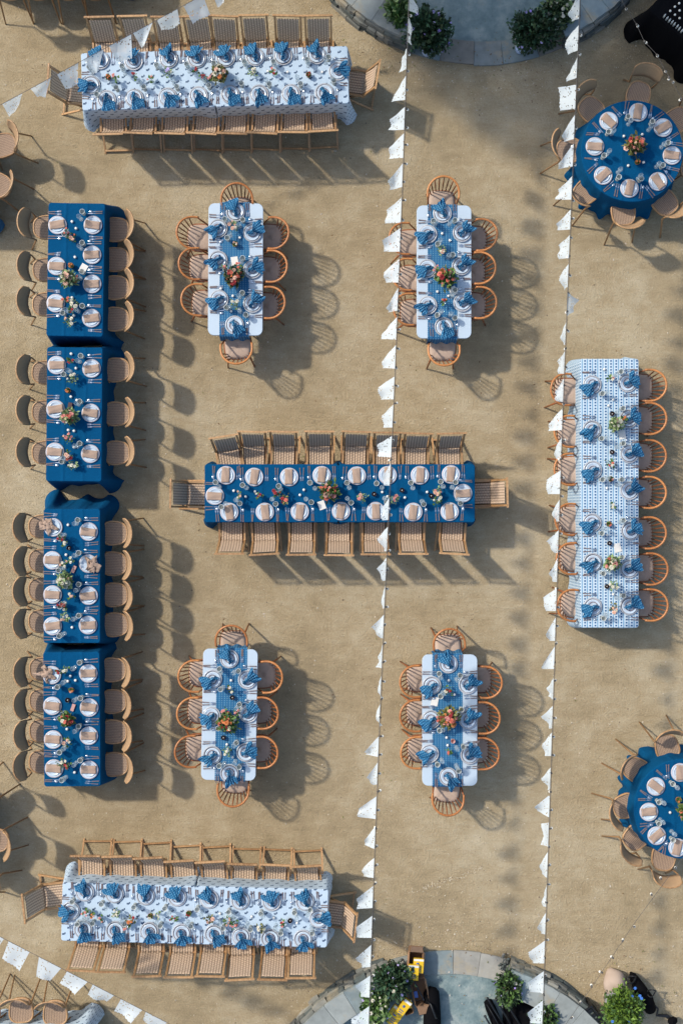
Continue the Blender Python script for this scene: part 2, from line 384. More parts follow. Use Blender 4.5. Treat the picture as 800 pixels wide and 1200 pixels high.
# patios
def patio(cx, cy, Rr, walls, flats, nm, seed, flat_mats):
    rr = random.Random(seed)
    fm = MB(); k = 96; fm.add([(cx + (Rr-.2)*cos(2*pi*i/k), cy + (Rr-.2)*sin(2*pi*i/k), .008) for i in range(k)], [tuple(range(k))])
    mobj('patio_floor', fm.build('patio_floor', M['plaster']), kind='structure')
    # flat entry slabs
    fl = empty('patio_path', (0, 0, 0)); fl['kind'] = 'structure'
    a = flats[0]; i = 0
    while a < flats[1] - 1:
        da = min(rr.uniform(7.5, 11), flats[1]-a)
        mb = MB(); r0, r1 = Rr-.34+rr.uniform(-.01, .01), Rr-.01+rr.uniform(-.01, .01); g = .12
        segs = 4; vs = []
        for rdx in (r0, r1):
            for q in range(segs+1):
                an = radians(a+g*.5+(da-g)*q/segs); vs.append((cx+rdx*cos(an), cy+rdx*sin(an)))
        z = .03+rr.uniform(-.002, .004); nn = segs+1
        V = [(x, y, z) for x, y in vs] + [(x, y, -.02) for x, y in vs]
        fs = [(q, q+1, nn+q+1, nn+q) for q in range(segs)]
        fs += [(q, 2*nn+q, 2*nn+q+1, q+1) for q in range(segs)] + [(nn+q, nn+q+1, 3*nn+q+1, 3*nn+q) for q in range(segs)] + [(0, nn, 3*nn, 2*nn), (segs, 2*nn+segs, 3*nn+segs, nn+segs)]
        mb.add(V, fs)
        mobj('flagstone', mb.build('flagstone', M[flat_mats[i % len(flat_mats)]]), fl); a += da; i += 1
    for (a0, a1, lab, side) in walls:
        w = empty('patio_wall', (0, 0, 0), 0, lab, 'wall')
        Hh = .27; mb = MB(); segs = 40; vs = []
        for q in range(segs+1):
            an = radians(a0+(a1-a0)*q/segs)
            for rdx, z in ((Rr-.37, -.02), (Rr-.37, Hh), (Rr-.05, Hh), (Rr-.05, -.02)): vs.append((cx+rdx*cos(an), cy+rdx*sin(an), z))
        fs = [(q*4+j, q*4+(j+1) % 4, (q+1)*4+(j+1) % 4, (q+1)*4+j) for q in range(segs) for j in range(4)] + [(0, 1, 2, 3), (segs*4+3, segs*4+2, segs*4+1, segs*4)]
        mb.add(vs, fs); mobj('mortar_core', mb.build('mortar_core', M['wallstone2']), w)
        for row in range(4):
            a = a0 + rr.uniform(0, 2)
            z0 = .005 + row*.066
            while a < a1 - .8:
                da = min(rr.uniform(2.6, 6.5), a1-a); mb = MB(); out = rr.uniform(.0, .05) + (3-row)*.012
                h_ = .06+rr.uniform(-.004, .004); vs = []
                for q in range(3):
                    an = radians(a+.12+(da-.24)*q/2)
                    jj = rr.uniform(-.012, .012)
                    for rdx, z in ((Rr-.09, z0), (Rr-.09, z0+h_), (Rr-.045+out+jj, z0+h_-.006), (Rr-.03+out+jj, z0)): vs.append((cx+rdx*cos(an), cy+rdx*sin(an), z))
                fs = [(q*4+j, q*4+(j+1) % 4, (q+1)*4+(j+1) % 4, (q+1)*4+j) for q in range(2) for j in range(4)] + [(3, 2, 1, 0), (8, 9, 10, 11)]
                mb.add(vs, fs); mobj('stone', mb.build('stone', M[rr.choice(['wallstone', 'wallstone', 'wallstone2', 'wallstone3'])]), w); a += da
        a = a0; i = 0
        while a < a1 - 1:
            da = min(rr.uniform(5.5, 9.5), a1-a); mb = MB(); vs = []; g = .05
            for q in range(5):
                an = radians(a+g+(da-2*g)*q/4); zz = Hh+.052
                for rdx, z in ((Rr-.42+rr.uniform(-.01, .01), Hh+.002), (Rr-.415, zz), (Rr-.055+rr.uniform(-.008, .008), zz), (Rr-.05, Hh+.002)): vs.append((cx+rdx*cos(an), cy+rdx*sin(an), z))
            fs = [(q*4+j, q*4+(j+1) % 4, (q+1)*4+(j+1) % 4, (q+1)*4+j) for q in range(4) for j in range(4)] + [(3, 2, 1, 0), (16, 17, 18, 19)]
            mb.add(vs, fs); mobj('cap_stone', mb.build('cap_stone', M[rr.choice(['slab_grey', 'slab_blue', 'slab_blue', 'slab_grey', 'slab_grey', 'slab_red'])]), w); a += da
    return
patio(2.0, 9.35, 2.92, [(-152, -110, 'low curved stone wall with pale flagstone cap at the top edge, left of the round patio', 0),
                        (-66, -28, 'shaded low curved stone wall with flagstone cap, nearest the black draped table', 1)], (-110, -66), 'top', 3, ['slab_blue', 'slab_red', 'slab_grey', 'slab_blue', 'slab_red'])
patio(1.56, -9.26, 2.95, [(107, 155, 'sunlit low curved stone wall with flagstone cap, left of the bottom patio', 0),
                          (34, 73, 'low curved stone wall with dark outer face beside the black crate', 1)], (73, 107), 'bottom', 4, ['slab_tan', 'slab_tan', 'slab_blue', 'slab_grey', 'slab_blue'])

# gravel and pebbles (nobody could count them)
rr = random.Random(9); mb = MB()
for i in range(17000):
    if i < 10000: x, y = rr.uniform(-5.2, 5.2), rr.uniform(-7.8, 7.8)
    else:
        c0 = ((2.0, 9.35, 2.92) if rr.random() < .5 else (1.56, -9.26, 2.95)); an = rr.uniform(0, 2*pi); d = c0[2] + .03 + abs(rr.gauss(0, .38)); x, y = c0[0]+d*cos(an), c0[1]+d*sin(an)
        if abs(y) > 7.9 or abs(x) > 5.4: continue
    if i % 45 == 0: t_ = rr.random(); x, y, _ = P(480+85*t_, 1047-30*t_); x += rr.gauss(0, .03); y += rr.gauss(0, .025)
    if (x-2.0)**2 + (y-9.35)**2 < 2.95**2 or (x-1.56)**2 + (y+9.26)**2 < 2.97**2: continue
    s_ = rr.uniform(.004, .009) if rr.random() < .93 else rr.uniform(.009, .017); a = rr.uniform(0, 6.28); e = rr.uniform(.5, 1)
    pts = [(x+s_*cos(a+k*1.57)*(e if k % 2 else 1), y+s_*sin(a+k*1.57)*(e if k % 2 else 1), 0) for k in range(4)] + [(x, y, s_*.8)]
    mb.mi = 0 if rr.random() < .6 else 1
    mb.add(pts, [(0, 1, 4), (1, 2, 4), (2, 3, 4), (3, 0, 4)])
mobj('pebbles', mb.build('pebbles', [simple('pale_pebble', (.50, .44, .34), .8, .25, island=.6), simple('dark_pebble', (.20, .155, .10), .9, .3, island=.6)]), label='scattered pale pebbles and crumbs on the sand', cat='pebbles', kind='stuff')

# ------------------------------------------------------------------ chairs (local: +y faces the table, origin on the ground under the seat centre)
def leg(a, b_, r0=.016, r1=.011, mat='teak', n=6):
    mb = MB(); mb.tube([a, b_], [r0, r1], n); return mb.build('leg', M[mat])
def barm(name, a, b_, w, h, mat):
    mb = MB(); mb.bar(a, b_, w, h); return mb.build(name, M[mat])
def folding_kit():
    p = []
    def seatfn(u, v):
        x = (u-.5)*.295*(1 - .0*v); y = -.19 + v*.40; z = .435 - .018*sin(pi*v) - .012*sin(pi*u) + .006*abs(sin(pi*8*u))
        return (x, y, z)
    p.append(('woven_seat', grid(32, 10, seatfn, lambda u, v: (u, v), thick=.012).build('woven_seat', M['rope'])))
    def backfn(u, v):
        x = (u-.5)*.30; y = -.176 - v*.145 - .02*sin(pi*v); z = .47 + v*.38 + .0*u
        return (x, y + .006*abs(sin(pi*8*u)), z)
    p.append(('woven_backrest', grid(32, 10, backfn, lambda u, v: (u, v), thick=.01).build('woven_backrest', M['rope'])))
    for s in (-1, 1):
        p.append(('back_post', barm('back_post', (s*.176, -.17, .40), (s*.176, -.352, .885), .028, .024, 'teak')))
        p.append(('seat_rail', barm('seat_rail', (s*.176, -.21, .432), (s*.176, .225, .432), .026, .03, 'teak')))
        p.append(('leg', barm('leg', (s*.2, .225, .44), (s*.2, -.345, .0), .024, .026, 'teak')))       # rear leg
        p.append(('leg', barm('leg', (s*.15, -.20, .44), (s*.15, .25, .0), .022, .026, 'teak')))        # front leg
    p.append(('top_rail', barm('top_rail', (-.208, -.35, .872), (.208, -.35, .872), .026, .026, 'teak')))
    p.append(('rear_crossbar', barm('rear_crossbar', (-.199, -.318, .035), (.199, -.318, .035), .022, .02, 'teak')))
    p.append(('front_crossbar', barm('front_crossbar', (-.15, .176, .055), (.15, .176, .055), .02, .02, 'teak')))
    p.append(('seat_crossbar', barm('seat_crossbar', (-.178, .215, .436), (.178, .215, .436), .022, .024, 'teak')))
    p.append(('back_crossbar', barm('back_crossbar', (-.168, -.20, .455), (.168, -.20, .455), .02, .02, 'teak')))
    return p
FOLD = folding_kit()
def captain_kit():
    p = []; mb = MB()
    # seat board
    o = []; k = 24
    for z in (.425, .45):
        for i in range(k):
            a = 2*pi*i/k; e = .62; x = .2*(abs(cos(a))**e)*(1 if cos(a) > 0 else -1); y = .2*(abs(sin(a))**e)*(1 if sin(a) > 0 else -1); o.append((x, y, z))
    mb.add(o, [tuple(range(k-1, -1, -1)), tuple(range(k, 2*k))] + [(i, (i+1) % k, k+(i+1) % k, k+i) for i in range(k)])
    p.append(('seat', mb.build('seat', M['spindle_dark'])))
    def cf(u, v):
        U, V = 2*u-1, 2*v-1
        m_ = max(abs(U), abs(V)); w = .188*(1-.06*(1-V)/2)
        x = U*w*(1-.10*V*V*abs(U)); y = V*.19*(1-.10*U*U*abs(V))
        edge = (1-abs(U)**6)*(1-abs(V)**6)
        tuft = math.exp(-(U*U+V*V)/.03)*.022
        crease = .006*math.exp(-((abs(U)-abs(V))**2)/.012)
        return (x, y, .452 + .045*edge**.5 - tuft - crease)
    p.append(('cushion', grid(20, 20, cf, lambda u, v: (u, v)).build('cushion', M['cushion'])))
    pts = []; n_ = 22
    def railp(t):      # t in -1..1 around the horseshoe
        a = t*radians(118)
        x = .218*sin(a)*(1.0); y = -.085 - .215*cos(a)
        if abs(t) > .76:
            q = (abs(t)-.76)/.24; x = (1 if t > 0 else -1)*(.218 - .004*q); y = -.085 + .075*q
        z = .735 + .045*max(0, cos(a))
        return Vector((x, y, z))
    pts = [railp(-1 + 2*i/n_) for i in range(n_+1)]
    pts2 = [pts[0]] ; 
    for i in range(1, len(pts)-1): pts2.append((pts[i-1]+pts[i]*2+pts[i+1])/4)
    pts2.append(pts[-1])
    mb = MB(); mb.tube(pts2, [.0155]*len(pts2), 8); p.append(('arm_rail', mb.build('arm_rail', M['oak_orange'])))
    for i in range(9):
        t = -.62 + 1.24*i/8; top = railp(t); a = t*radians(105)
        bx = .17*sin(a*.9); by = -.05 - .125*cos(a*.9)
        mb = MB(); mb.tube([(bx, by, .44), ((bx+top.x)/2, (by+top.y)/2, (.44+top.z)/2), tuple(top)], [.008, .0105, .007], 5)
        p.append(('spindle', mb.build('spindle', M['spindle_dark'])))
    for s in (-1, 1):
        mb = MB(); top = railp(s*.93); mb.tube([(s*.175, .10, .43), tuple(top)], [.013, .011], 6); p.append(('arm_post', mb.build('arm_post', M['spindle_dark'])))
        p.append(('leg', leg((s*.15, .15, .43), (s*.185, .20, 0), mat='spindle_dark')))
        p.append(('leg', leg((s*.15, -.14, .43), (s*.19, -.25, 0), mat='spindle_dark')))
    mb = MB(); mb.tube([(-.168, .04, .2), (.168, .04, .2)], .009, 5); p.append(('stretcher', mb.build('stretcher', M['spindle_dark'])))
    return p
CAPT = captain_kit()
def cafe_kit():
    p = []
    def outline(k, s_):
        o = []
        for i in range(k):
            a = 2*pi*i/k; e = .72; c_, s2 = cos(a), sin(a)
            x = (abs(c_)**e)*(1 if c_ > 0 else -1); y = (abs(s2)**e)*(1 if s2 > 0 else -1)
            o.append((x*(.172+.016*y)*s_, y*.18*s_))
        return o
    k = 32; mb = MB(); o1 = outline(k, 1.0); o2 = outline(k, .89)
    rings = [(o2, .452), (o2, .47), (o1, .468), (o1, .43), (o2, .43)]
    vs = [(x, y, z) for o, z in rings for x, y in o]
    mb.add(vs, [(r_*k+i, r_*k+(i+1) % k, (r_+1)*k+(i+1) % k, (r_+1)*k+i) for r_ in range(4) for i in range(k)], True)
    p.append(('seat_frame', mb.build('seat_frame', M['cafe_wood'])))
    mb = MB(); vs = []; uv = []
    for j in range(6):
        s_ = .9*j/5
        for (x, y) in outline(k, max(s_, .001)): vs.append((x, y, .465 - .008*(1-(s_/.9)**2))); uv.append((x*2.6+.5, y*2.6+.5))
    mb.add(vs, [(r_*k+i, r_*k+(i+1) % k, (r_+1)*k+(i+1) % k, (r_+1)*k+i) for r_ in range(5) for i in range(k)], True); mb.uv = uv
    p.append(('woven_seat', mb.build('woven_seat', M['cane'])))
    # curved back band, taller in the middle
    def bf(u, v, off=0):
        a = (u-.5)*2*radians(60); w = 1-abs(2*u-1)**5
        rad = .225 + off
        z0 = .68 - .085*w; z1 = .79 + .03*w
        z = z0 + (z1-z0)*v; ly = .095*(z-.6)/.22
        return (rad*sin(a)*1.0, -.028 - rad*cos(a)*.76 - ly, z)
    mb = MB(); nx, ny = 20, 4; w = nx+1
    for off in (0, .014):
        vs = [bf(i/nx, j/ny, off) for j in range(ny+1) for i in range(nx+1)]
        fs = [(j*w+i, j*w+i+1, (j+1)*w+i+1, (j+1)*w+i) for j in range(ny) for i in range(nx)]
        if off: fs = [tuple(reversed(f)) for f in fs]
        mb.add(vs, fs, True)
    o = (nx+1)*(ny+1)
    mb.uv = [(i/nx, j/ny) for j in range(ny+1) for i in range(nx+1)]*2
    ed = [(i, o+i, o+i+1, i+1) for i in range(nx)] + [(ny*w+i, ny*w+i+1, o+ny*w+i+1, o+ny*w+i) for i in range(nx)] + [(j*w, (j+1)*w, o+(j+1)*w, o+j*w) for j in range(ny)] + [(j*w+nx, o+j*w+nx, o+(j+1)*w+nx, (j+1)*w+nx) for j in range(ny)]
    mb.f += ed; mb.m += [0]*len(ed); mb.sm += [False]*len(ed)
    p.append(('backrest', mb.build('backrest', M['cane_back'])))
    mb = MB(); pts = [Vector(bf(i/16, 1, .007)) for i in range(17)]; mb.tube(pts, .0115, 6); p.append(('back_rim', mb.build('back_rim', M['cafe_wood'])))
    for s in (-1, 1):
        q = Vector(bf(.5+s*.47, .3, .007))
        mb = MB(); mb.tube([(s*.20, -.325, 0), (s*.165, -.15, .42), (s*.18, -.15, .56), tuple(q)], [.010, .014, .012, .009], 6); p.append(('leg', mb.build('leg', M['cafe_leg'])))
        mb = MB(); mb.tube([(s*.18, .2, 0), (s*.15, .13, .44)], [.010, .014], 6); p.append(('leg', mb.build('leg', M['cafe_leg'])))
    return p
CAFE = cafe_kit()

def chair(kind, loc, rz, label, group):
    parts = {'fold': FOLD, 'capt': CAPT, 'cafe': CAFE}[kind]
    nm = {'fold': 'folding_chair', 'capt': 'spindle_back_chair', 'cafe': 'cafe_chair'}[kind]
    return kit(nm, parts, (loc[0], loc[1], 0), rz, label, 'chair', group)
# facing angle: direction the sitter looks
FACE = {'top': -pi/2, 'bottom': pi/2, 'left': 0.0, 'right': pi}
def chair_at_back(kind, px, py, side, label, group, jit=3.5, rot=None):
    """px,py: measured pixel of the top of the back"""
    zb, off = {'fold': (.87, .35), 'capt': (.78, .30), 'cafe': (.82, .285)}[kind]
    a = FACE[side] if rot is None else rot
    a += radians(R.uniform(-jit, jit))
    q = P(px, py, zb); x = q[0] + cos(a)*off; y = q[1] + sin(a)*off
    return chair(kind, (x, y), a - pi/2, label, group)
def chair_at_seat(kind, px, py, a, label, group, jit=4.0):
    q = P(px, py, .46); a += radians(R.uniform(-jit, jit))
    return chair(kind, q, a - pi/2, label, group)

# ------------------------------------------------------------------ tables and cloths
def rrect(w, d, r_, nside=(60, 20), nc=7):
    """perimeter: list of (x, y, nx, ny, cornerness)"""
    o = []
    hw, hd = w/2, d/2
    def side(x0, y0, x1, y1, nx, ny, n_):
        for i in range(n_):
            t = i/n_; L_ = sqrt((x1-x0)**2+(y1-y0)**2); e = min(t*L_, (1-t)*L_)
            o.append((x0+(x1-x0)*t, y0+(y1-y0)*t, nx, ny, max(0, 1-e/.16)))
    def cor(cx, cy, a0):
        for i in range(nc):
            a = a0 + (pi/2)*i/nc; o.append((cx+r_*cos(a), cy+r_*sin(a), cos(a), sin(a), 1.0))
    side(hw, -hd+r_, hw, hd-r_, 1, 0, nside[1]); cor(hw-r_, hd-r_, 0)
    side(hw-r_, hd, -hw+r_, hd, 0, 1, nside[0]); cor(-hw+r_, hd-r_, pi/2)
    side(-hw, hd-r_, -hw, -hd+r_, -1, 0, nside[1]); cor(-hw+r_, -hd+r_, pi)
    side(-hw+r_, -hd, hw-r_, -hd, 0, -1, nside[0]); cor(hw-r_, -hd+r_, 3*pi/2)
    return o
def cloth_mesh(w, d, ztop, hem, mat, seed, flare=.03, corner=.10, amp=.02, r_=.03, extra=None, ns=(90, 40)):
    rr = random.Random(seed); per = rrect(w, d, r_, ns); n_ = len(per)
    ph = [rr.uniform(0, 6.28) for _ in range(4)]
    levels = [0, .012, .05, .2, .4, .6, .8, 1.0]; mb = MB(); vs = []; uv = []
    s_ = 0; px_, py_ = per[0][0], per[0][1]
    for li, t in enumerate(levels):
        s_ = 0; px_, py_ = per[0][0], per[0][1]
        for i, (x, y, nx, ny, c) in enumerate(per):
            s_ += sqrt((x-px_)**2+(y-py_)**2); px_, py_ = x, y
            drop = ztop - hem
            fold = sin(s_*15+ph[0]+2*sin(s_*3+ph[1]))*.6 + sin(s_*31+ph[2])*.25
            off = (0 if li == 0 else .006) + t*(flare + corner*c*c + amp*fold*(.5+.5*t)*(1+c))
            if extra: off += extra(x, y, nx, ny, t)
            z = ztop - drop*t - (0.0 if li else 0)
            if li == 1: z = ztop - .008
            z = max(z + (rr.uniform(-.01, .012) if li == 7 else 0), .006)
            vs.append((x+nx*off, y+ny*off, z)); uv.append((x+nx*drop*t, y+ny*drop*t))
    fs = [(l*n_+i, (l+1)*n_+i, (l+1)*n_+(i+1) % n_, l*n_+(i+1) % n_) for l in range(len(levels)-1) for i in range(n_)]
    fs.append(tuple(range(n_)))
    mb.add(vs, fs, True); mb.sm[-1] = False; mb.uv = uv
    return mb.build('tablecloth', mat)
def table_under(w, d, loc, rz, label, legs=True, mat='table_grey', r_=.03, visible=False):
    t = empty('folding_table', (loc[0], loc[1], 0), rz, label, 'table')
    per = rrect(w, d, r_, (6, 3), 6); n_ = len(per); mb = MB()
    zt = .742; vs = []
    for (off, z) in ((-.004, zt), (0, zt-.006), (0, zt-.036), (-.004, zt-.042)): vs += [(x+nx*off, y+ny*off, z) for (x, y, nx, ny, c) in per]
    mb.add(vs, [tuple(range(n_)), tuple(3*n_+n_-1-i for i in range(n_))] + [(l*n_+i, (l+1)*n_+i, (l+1)*n_+(i+1) % n_, l*n_+(i+1) % n_) for l in range(3) for i in range(n_)])
    mobj('table_top', mb.build('table_top', M[mat]), t)
    for sx in (-1, 1):
        for sy in (-1, 1):
            mb = MB(); mb.tube([(sx*(w/2-.12), sy*(d/2-.08), 0), (sx*(w/2-.12), sy*(d/2-.08), .70)], .014, 6); mobj('leg', mb.build('leg', M['metal_leg']), t)
    return t
ZT = .755
KS = (CAMH - .75)/F     # metres per photo pixel at table height

TABLE_NAMES = {
 'T1': 'upper white-print table', 'T12': 'lower white-print table', 'T2': 'upper-left runner table', 'T3': 'upper-right runner table',
 'T4': 'lower-left runner table', 'T5': 'lower-right runner table', 'T6': 'long navy centre table', 'T7': 'topmost short navy table',
 'T8': 'second short navy table', 'T9': 'third short navy table', 'T10': 'lowest short navy table', 'T11': 'blue block-print table',
 'T13': 'upper round navy table', 'T14': 'lower round navy table'}

def cloth_table(key, cx, cy, w, d, rz, mat, hem, seed, label, group, **kw):
    q = P(cx, cy, ZT); W, D = w*KS, d*KS
    table_under(W-.03, D-.03, q, rz, 'plain folding table hidden under the cloth of the ' + TABLE_NAMES[key])
    me = cloth_mesh(W, D, ZT, hem, M[mat], seed, **kw)
    return mobj('tablecloth', me, None, (q[0], q[1], 0), rz, label, 'tablecloth', group)

# two abutting cloths on the long tables
def double_cloth(key, cx, cy, w, d, rz, mat, hem, seed, lab_l, lab_r, split, **kw):
    W = w*KS; a = split*KS; q = P(cx, cy, ZT)
    l0 = -W/2; l1 = l0 + a
    for (x0, x1, lab, sd) in ((l0, l1-.003, lab_l, seed), (l1+.003, W/2, lab_r, seed+1)):
        mx_ = (x0+x1)/2; wd = x1-x0; X = q[0]+mx_*cos(rz); Y = q[1]+mx_*sin(rz)
        table_under(wd-.03, d*KS-.03, (X, Y), rz, 'plain folding table hidden under the %s cloth of the %s' % ('left' if x0 == l0 else 'right', TABLE_NAMES[key]))
        inner = 1 if x0 == l0 else -1
        def ex(x, y, nx, ny, t, inner=inner): return -t*(.1+.012) if nx*inner > .5 else 0.0
        me = cloth_mesh(wd, d*KS, ZT, hem, M[mat], sd, extra=ex, **kw)
        mobj('tablecloth', me, None, (X, Y, 0), rz, lab, 'tablecloth', 'tablecloths on the long tables')

double_cloth('T1', 252, 91.5, 311, 66, radians(1.55), 'dash', .16, 21, 'white tablecloth with small slate motifs, left half of the upper white-print table', 'white tablecloth with small slate motifs, right half of the upper white-print table', 155, flare=.025, corner=.07, amp=.02)
double_cloth('T12', 228.3, 1072.5, 310, 67, radians(-1.5), 'dash', .16, 23, 'white tablecloth with small slate motifs, left half of the lower white-print table', 'white tablecloth with small slate motifs, right half of the lower white-print table', 155, flare=.03, corner=.06, amp=.02)
double_cloth('T6', 398, 578, 315, 67, 0, 'navy', .03, 25, 'plain navy tablecloth, left half of the long navy centre table', 'plain navy tablecloth, right half of the long navy centre table', 156, flare=.012, corner=.07, amp=.012)
G7 = 'navy tablecloths on the short tables'
cloth_table('T7', 89, 316, 65, 155, radians(-1.0), 'navy', .01, 31, 'navy tablecloth on the topmost of four short tables at left', G7, flare=.03, corner=.10, amp=.02, ns=(40, 90))
cloth_table('T8', 87.3, 485.5, 64, 156, radians(-.5), 'navy', .01, 32, 'navy tablecloth on the second short table from the top at left', G7, flare=.03, corner=.12, amp=.025, ns=(40, 90))
cloth_table('T9', 84.5, 675, 65, 156, 0, 'navy', .01, 33, 'navy tablecloth bunched at its top end, third short table from the top', G7, flare=.03, corner=.09, amp=.02, ns=(40, 90),
            extra=lambda x, y, nx, ny, t: (max(0, ny)*(.13*t*t + .03*t*sin(x*13+1)+.025*noise.noise(Vector((x*9, t*5, 0)))) if t > .1 else 0))
cloth_table('T10', 84.5, 843, 65, 156, radians(.5), 'navy', .01, 34, 'navy tablecloth on the lowest of four short tables at left', G7, flare=.03, corner=.09, amp=.02, ns=(40, 90))
cloth_table('T11', 713.7, 578, 67, 314, 0, 'block', .10, 35, 'white and blue block-print tablecloth on the long upright table at right', None, flare=.045, corner=.05, amp=.022, ns=(40, 170))

def round_table(key, cx, cy, rpx, label, seed, foot=.17):
    q = P(cx, cy, ZT); rad = rpx*KS
    t = empty('round_table', (q[0], q[1], 0), 0, 'round pedestal table hidden under the cloth of the ' + TABLE_NAMES[key], 'table')
    mb = MB(); mb.lathe([(0, .70), (rad-.02, .70), (rad-.015, .735), (0, .742)], 32); mobj('table_top', mb.build('table_top', M['table_grey']), t)
    mb = MB(); mb.lathe([(0, 0), (.25, 0), (.25, .03), (.04, .06), (.035, .70), (0, .70)], 16); mobj('pedestal', mb.build('pedestal', M['metal_leg']), t)
    rr = random.Random(seed); n_ = 260; vs = []; uv = []; lv = [0, .012, .06, .2, .4, .6, .8, 1.0]; mb = MB()
    ph = [rr.uniform(0, 6.28) for _ in range(3)]
    for li, t_ in enumerate(lv):
        for i in range(n_):
            a = 2*pi*i/n_
            fold = sin(17*a+ph[0]+1.2*sin(3*a+ph[1]))*.65 + .35*sin(29*a+ph[2])
            sq = .5+.5*cos(4*(a-radians(35)))
            r_ = rad + (0 if li == 0 else .005) + t_*(.05+.05*sq + .06*fold*t_)
            z = ZT - (ZT-.01)*t_; z = ZT-.008 if li == 1 else z
            vs.append((r_*cos(a), r_*sin(a), z)); uv.append((r_*cos(a), r_*sin(a)))
    mb.add(vs, [(l*n_+i, (l+1)*n_+i, (l+1)*n_+(i+1) % n_, l*n_+(i+1) % n_) for l in range(len(lv)-1) for i in range(n_)] + [tuple(range(n_))], True); mb.sm[-1] = False; mb.uv = uv
    mobj('tablecloth', mb.build('tablecloth', M['navy']), None, (q[0], q[1], 0), 0, label, 'tablecloth', 'round navy tablecloths')
round_table('T13', 740.3, 177, 59, 'round navy tablecloth pooling in folds, upper right, fully in view', 41)
round_table('T14', 801, 948, 58, 'round navy tablecloth cut off by the right edge of the picture', 42)

def runner_table(key, cx, cy, w, d, rz, rx0, rx1, seed):
    q = P(cx, cy, .745); W, D = w*KS, d*KS
    table_under(W, D, q, rz, 'white rectangular table with rounded corners, ' + TABLE_NAMES[key].replace('runner table', 'of four runner tables'), mat='table_white', r_=.085)
    rw = (rx1-rx0)*KS; ox = ((rx0+rx1)/2 - cx)*KS; zt = .7465; rr = random.Random(seed)
    L_ = D + 2*.23
    def fn(u, v):
        x = ox + (u-.5)*rw; s_ = (v-.5)*L_; sg = 1 if s_ > 0 else -1
        e = abs(s_) - D/2
        if e < -.004: return (x, s_, zt)
        e = max(e, 0)
        fl = .012 + .10*e + .012*sin(u*18+seed)*(e/.2)
        return (x*1.0 + (u-.5)*.05*e, sg*(D/2 + fl), zt - .003 - e*.97)
    mb = grid(24, 60, fn, lambda u, v: ((u-.5)*rw, (v-.5)*L_))
    mobj('table_runner', mb.build('table_runner', M['runner']), None, (q[0], q[1], 0), rz, 'blue dotted runner lying lengthwise on the ' + TABLE_NAMES[key], 'table runner', 'blue runners on the four white tables')
runner_table('T2', 276, 315.5, 64, 155, radians(-.3), 257.5, 292, 1)
runner_table('T3', 520, 318.5, 64, 156, 0, 500.8, 535.5, 2)
runner_table('T4', 268.8, 837.6, 64, 154, radians(-1.0), 253, 288.5, 3)
runner_table('T5', 526.7, 844, 64.5, 154, 0, 506.3, 541.6, 4)

# ------------------------------------------------------------------ tableware meshes
def lathem(name, prof, mat, n_=28, wob=0):
    mb = MB(); mb.lathe(prof, n_, wob=wob); return mb.build(name, M[mat])
def lathe2(name, segs, mats, n_=28):
    mb = MB()
    for i, pr in enumerate(segs):
        mb.mi = i; mb.lathe(pr, n_) if False else None
    return mb
def plate_mesh(name, r_, mat_rim, mat_in, h=.014, rimw=.012, inner=.62, n_=30):
    """closed plate: lip ring, well, underside"""
    mb = MB()
    prof = [(0, 0), (r_*.6, 0), (r_, h), (r_, h+.004), (r_-rimw, h+.003), (r_*inner+.008, .007), (r_*inner, .0045), (0, .004)]
    o = []
    for (q, z) in prof:
        for k in range(n_): a = 2*pi*k/n_; o.append((q*cos(a), q*sin(a), z))
    mb.v = o
    for i in range(len(prof)-1):
        for k in range(n_):
            mb.f.append((i*n_+k, i*n_+(k+1) % n_, (i+1)*n_+(k+1) % n_, (i+1)*n_+k)); mb.m.append(0 if i in (2, 3) else 1); mb.sm.append(True)
    return mb.build(name, [M[mat_rim], M[mat_in]])
ME = {}
ME['charger_pale'] = plate_mesh('charger_plate', .128, 'charger_pale', 'plate', .012, .016)
ME['plate_plain'] = plate_mesh('dinner_plate', .097, 'plate', 'plate_in', .014, .01, .72)
ME['charger_glass'] = plate_mesh('charger_plate', .130, 'charger_glass', 'charger_glass', .012, .02, .78)
ME['plate_blue'] = plate_mesh('dinner_plate', .104, 'plate', 'plate_in', .016, .012, .6)
ME['plate_small'] = plate_mesh('side_plate', .066, 'rim_brown', 'plate', .012, .008, .7)
ME['goblet'] = None
def goblet():
    mb = MB(); mb.mi = 0
    mb.lathe([(.0, 0), (.028, .0), (.028, .005), (.006, .012), (.006, .035), (.032, .06), (.036, .12), (.033, .12), (.028, .065), (.0, .055)], 16)
    mb.mi = 1
    mb.tube([(.0345*cos(a), .0345*sin(a), .121) for a in [2*pi*i/16 for i in range(17)]], .0028, 4, False)
    return mb.build('goblet', [M['glass_grey'], M['glass_rim']])
ME['goblet'] = goblet()
def wineg():
    mb = MB(); mb.mi = 0
    mb.lathe([(.0, 0), (.03, .0), (.03, .003), (.004, .01), (.004, .08), (.025, .10), (.034, .14), (.027, .19), (.025, .19), (.031, .14), (.023, .104), (.0, .09)], 14)
    return mb.build('wine_glass', [M['glass_clear']])
ME['wine'] = wineg()
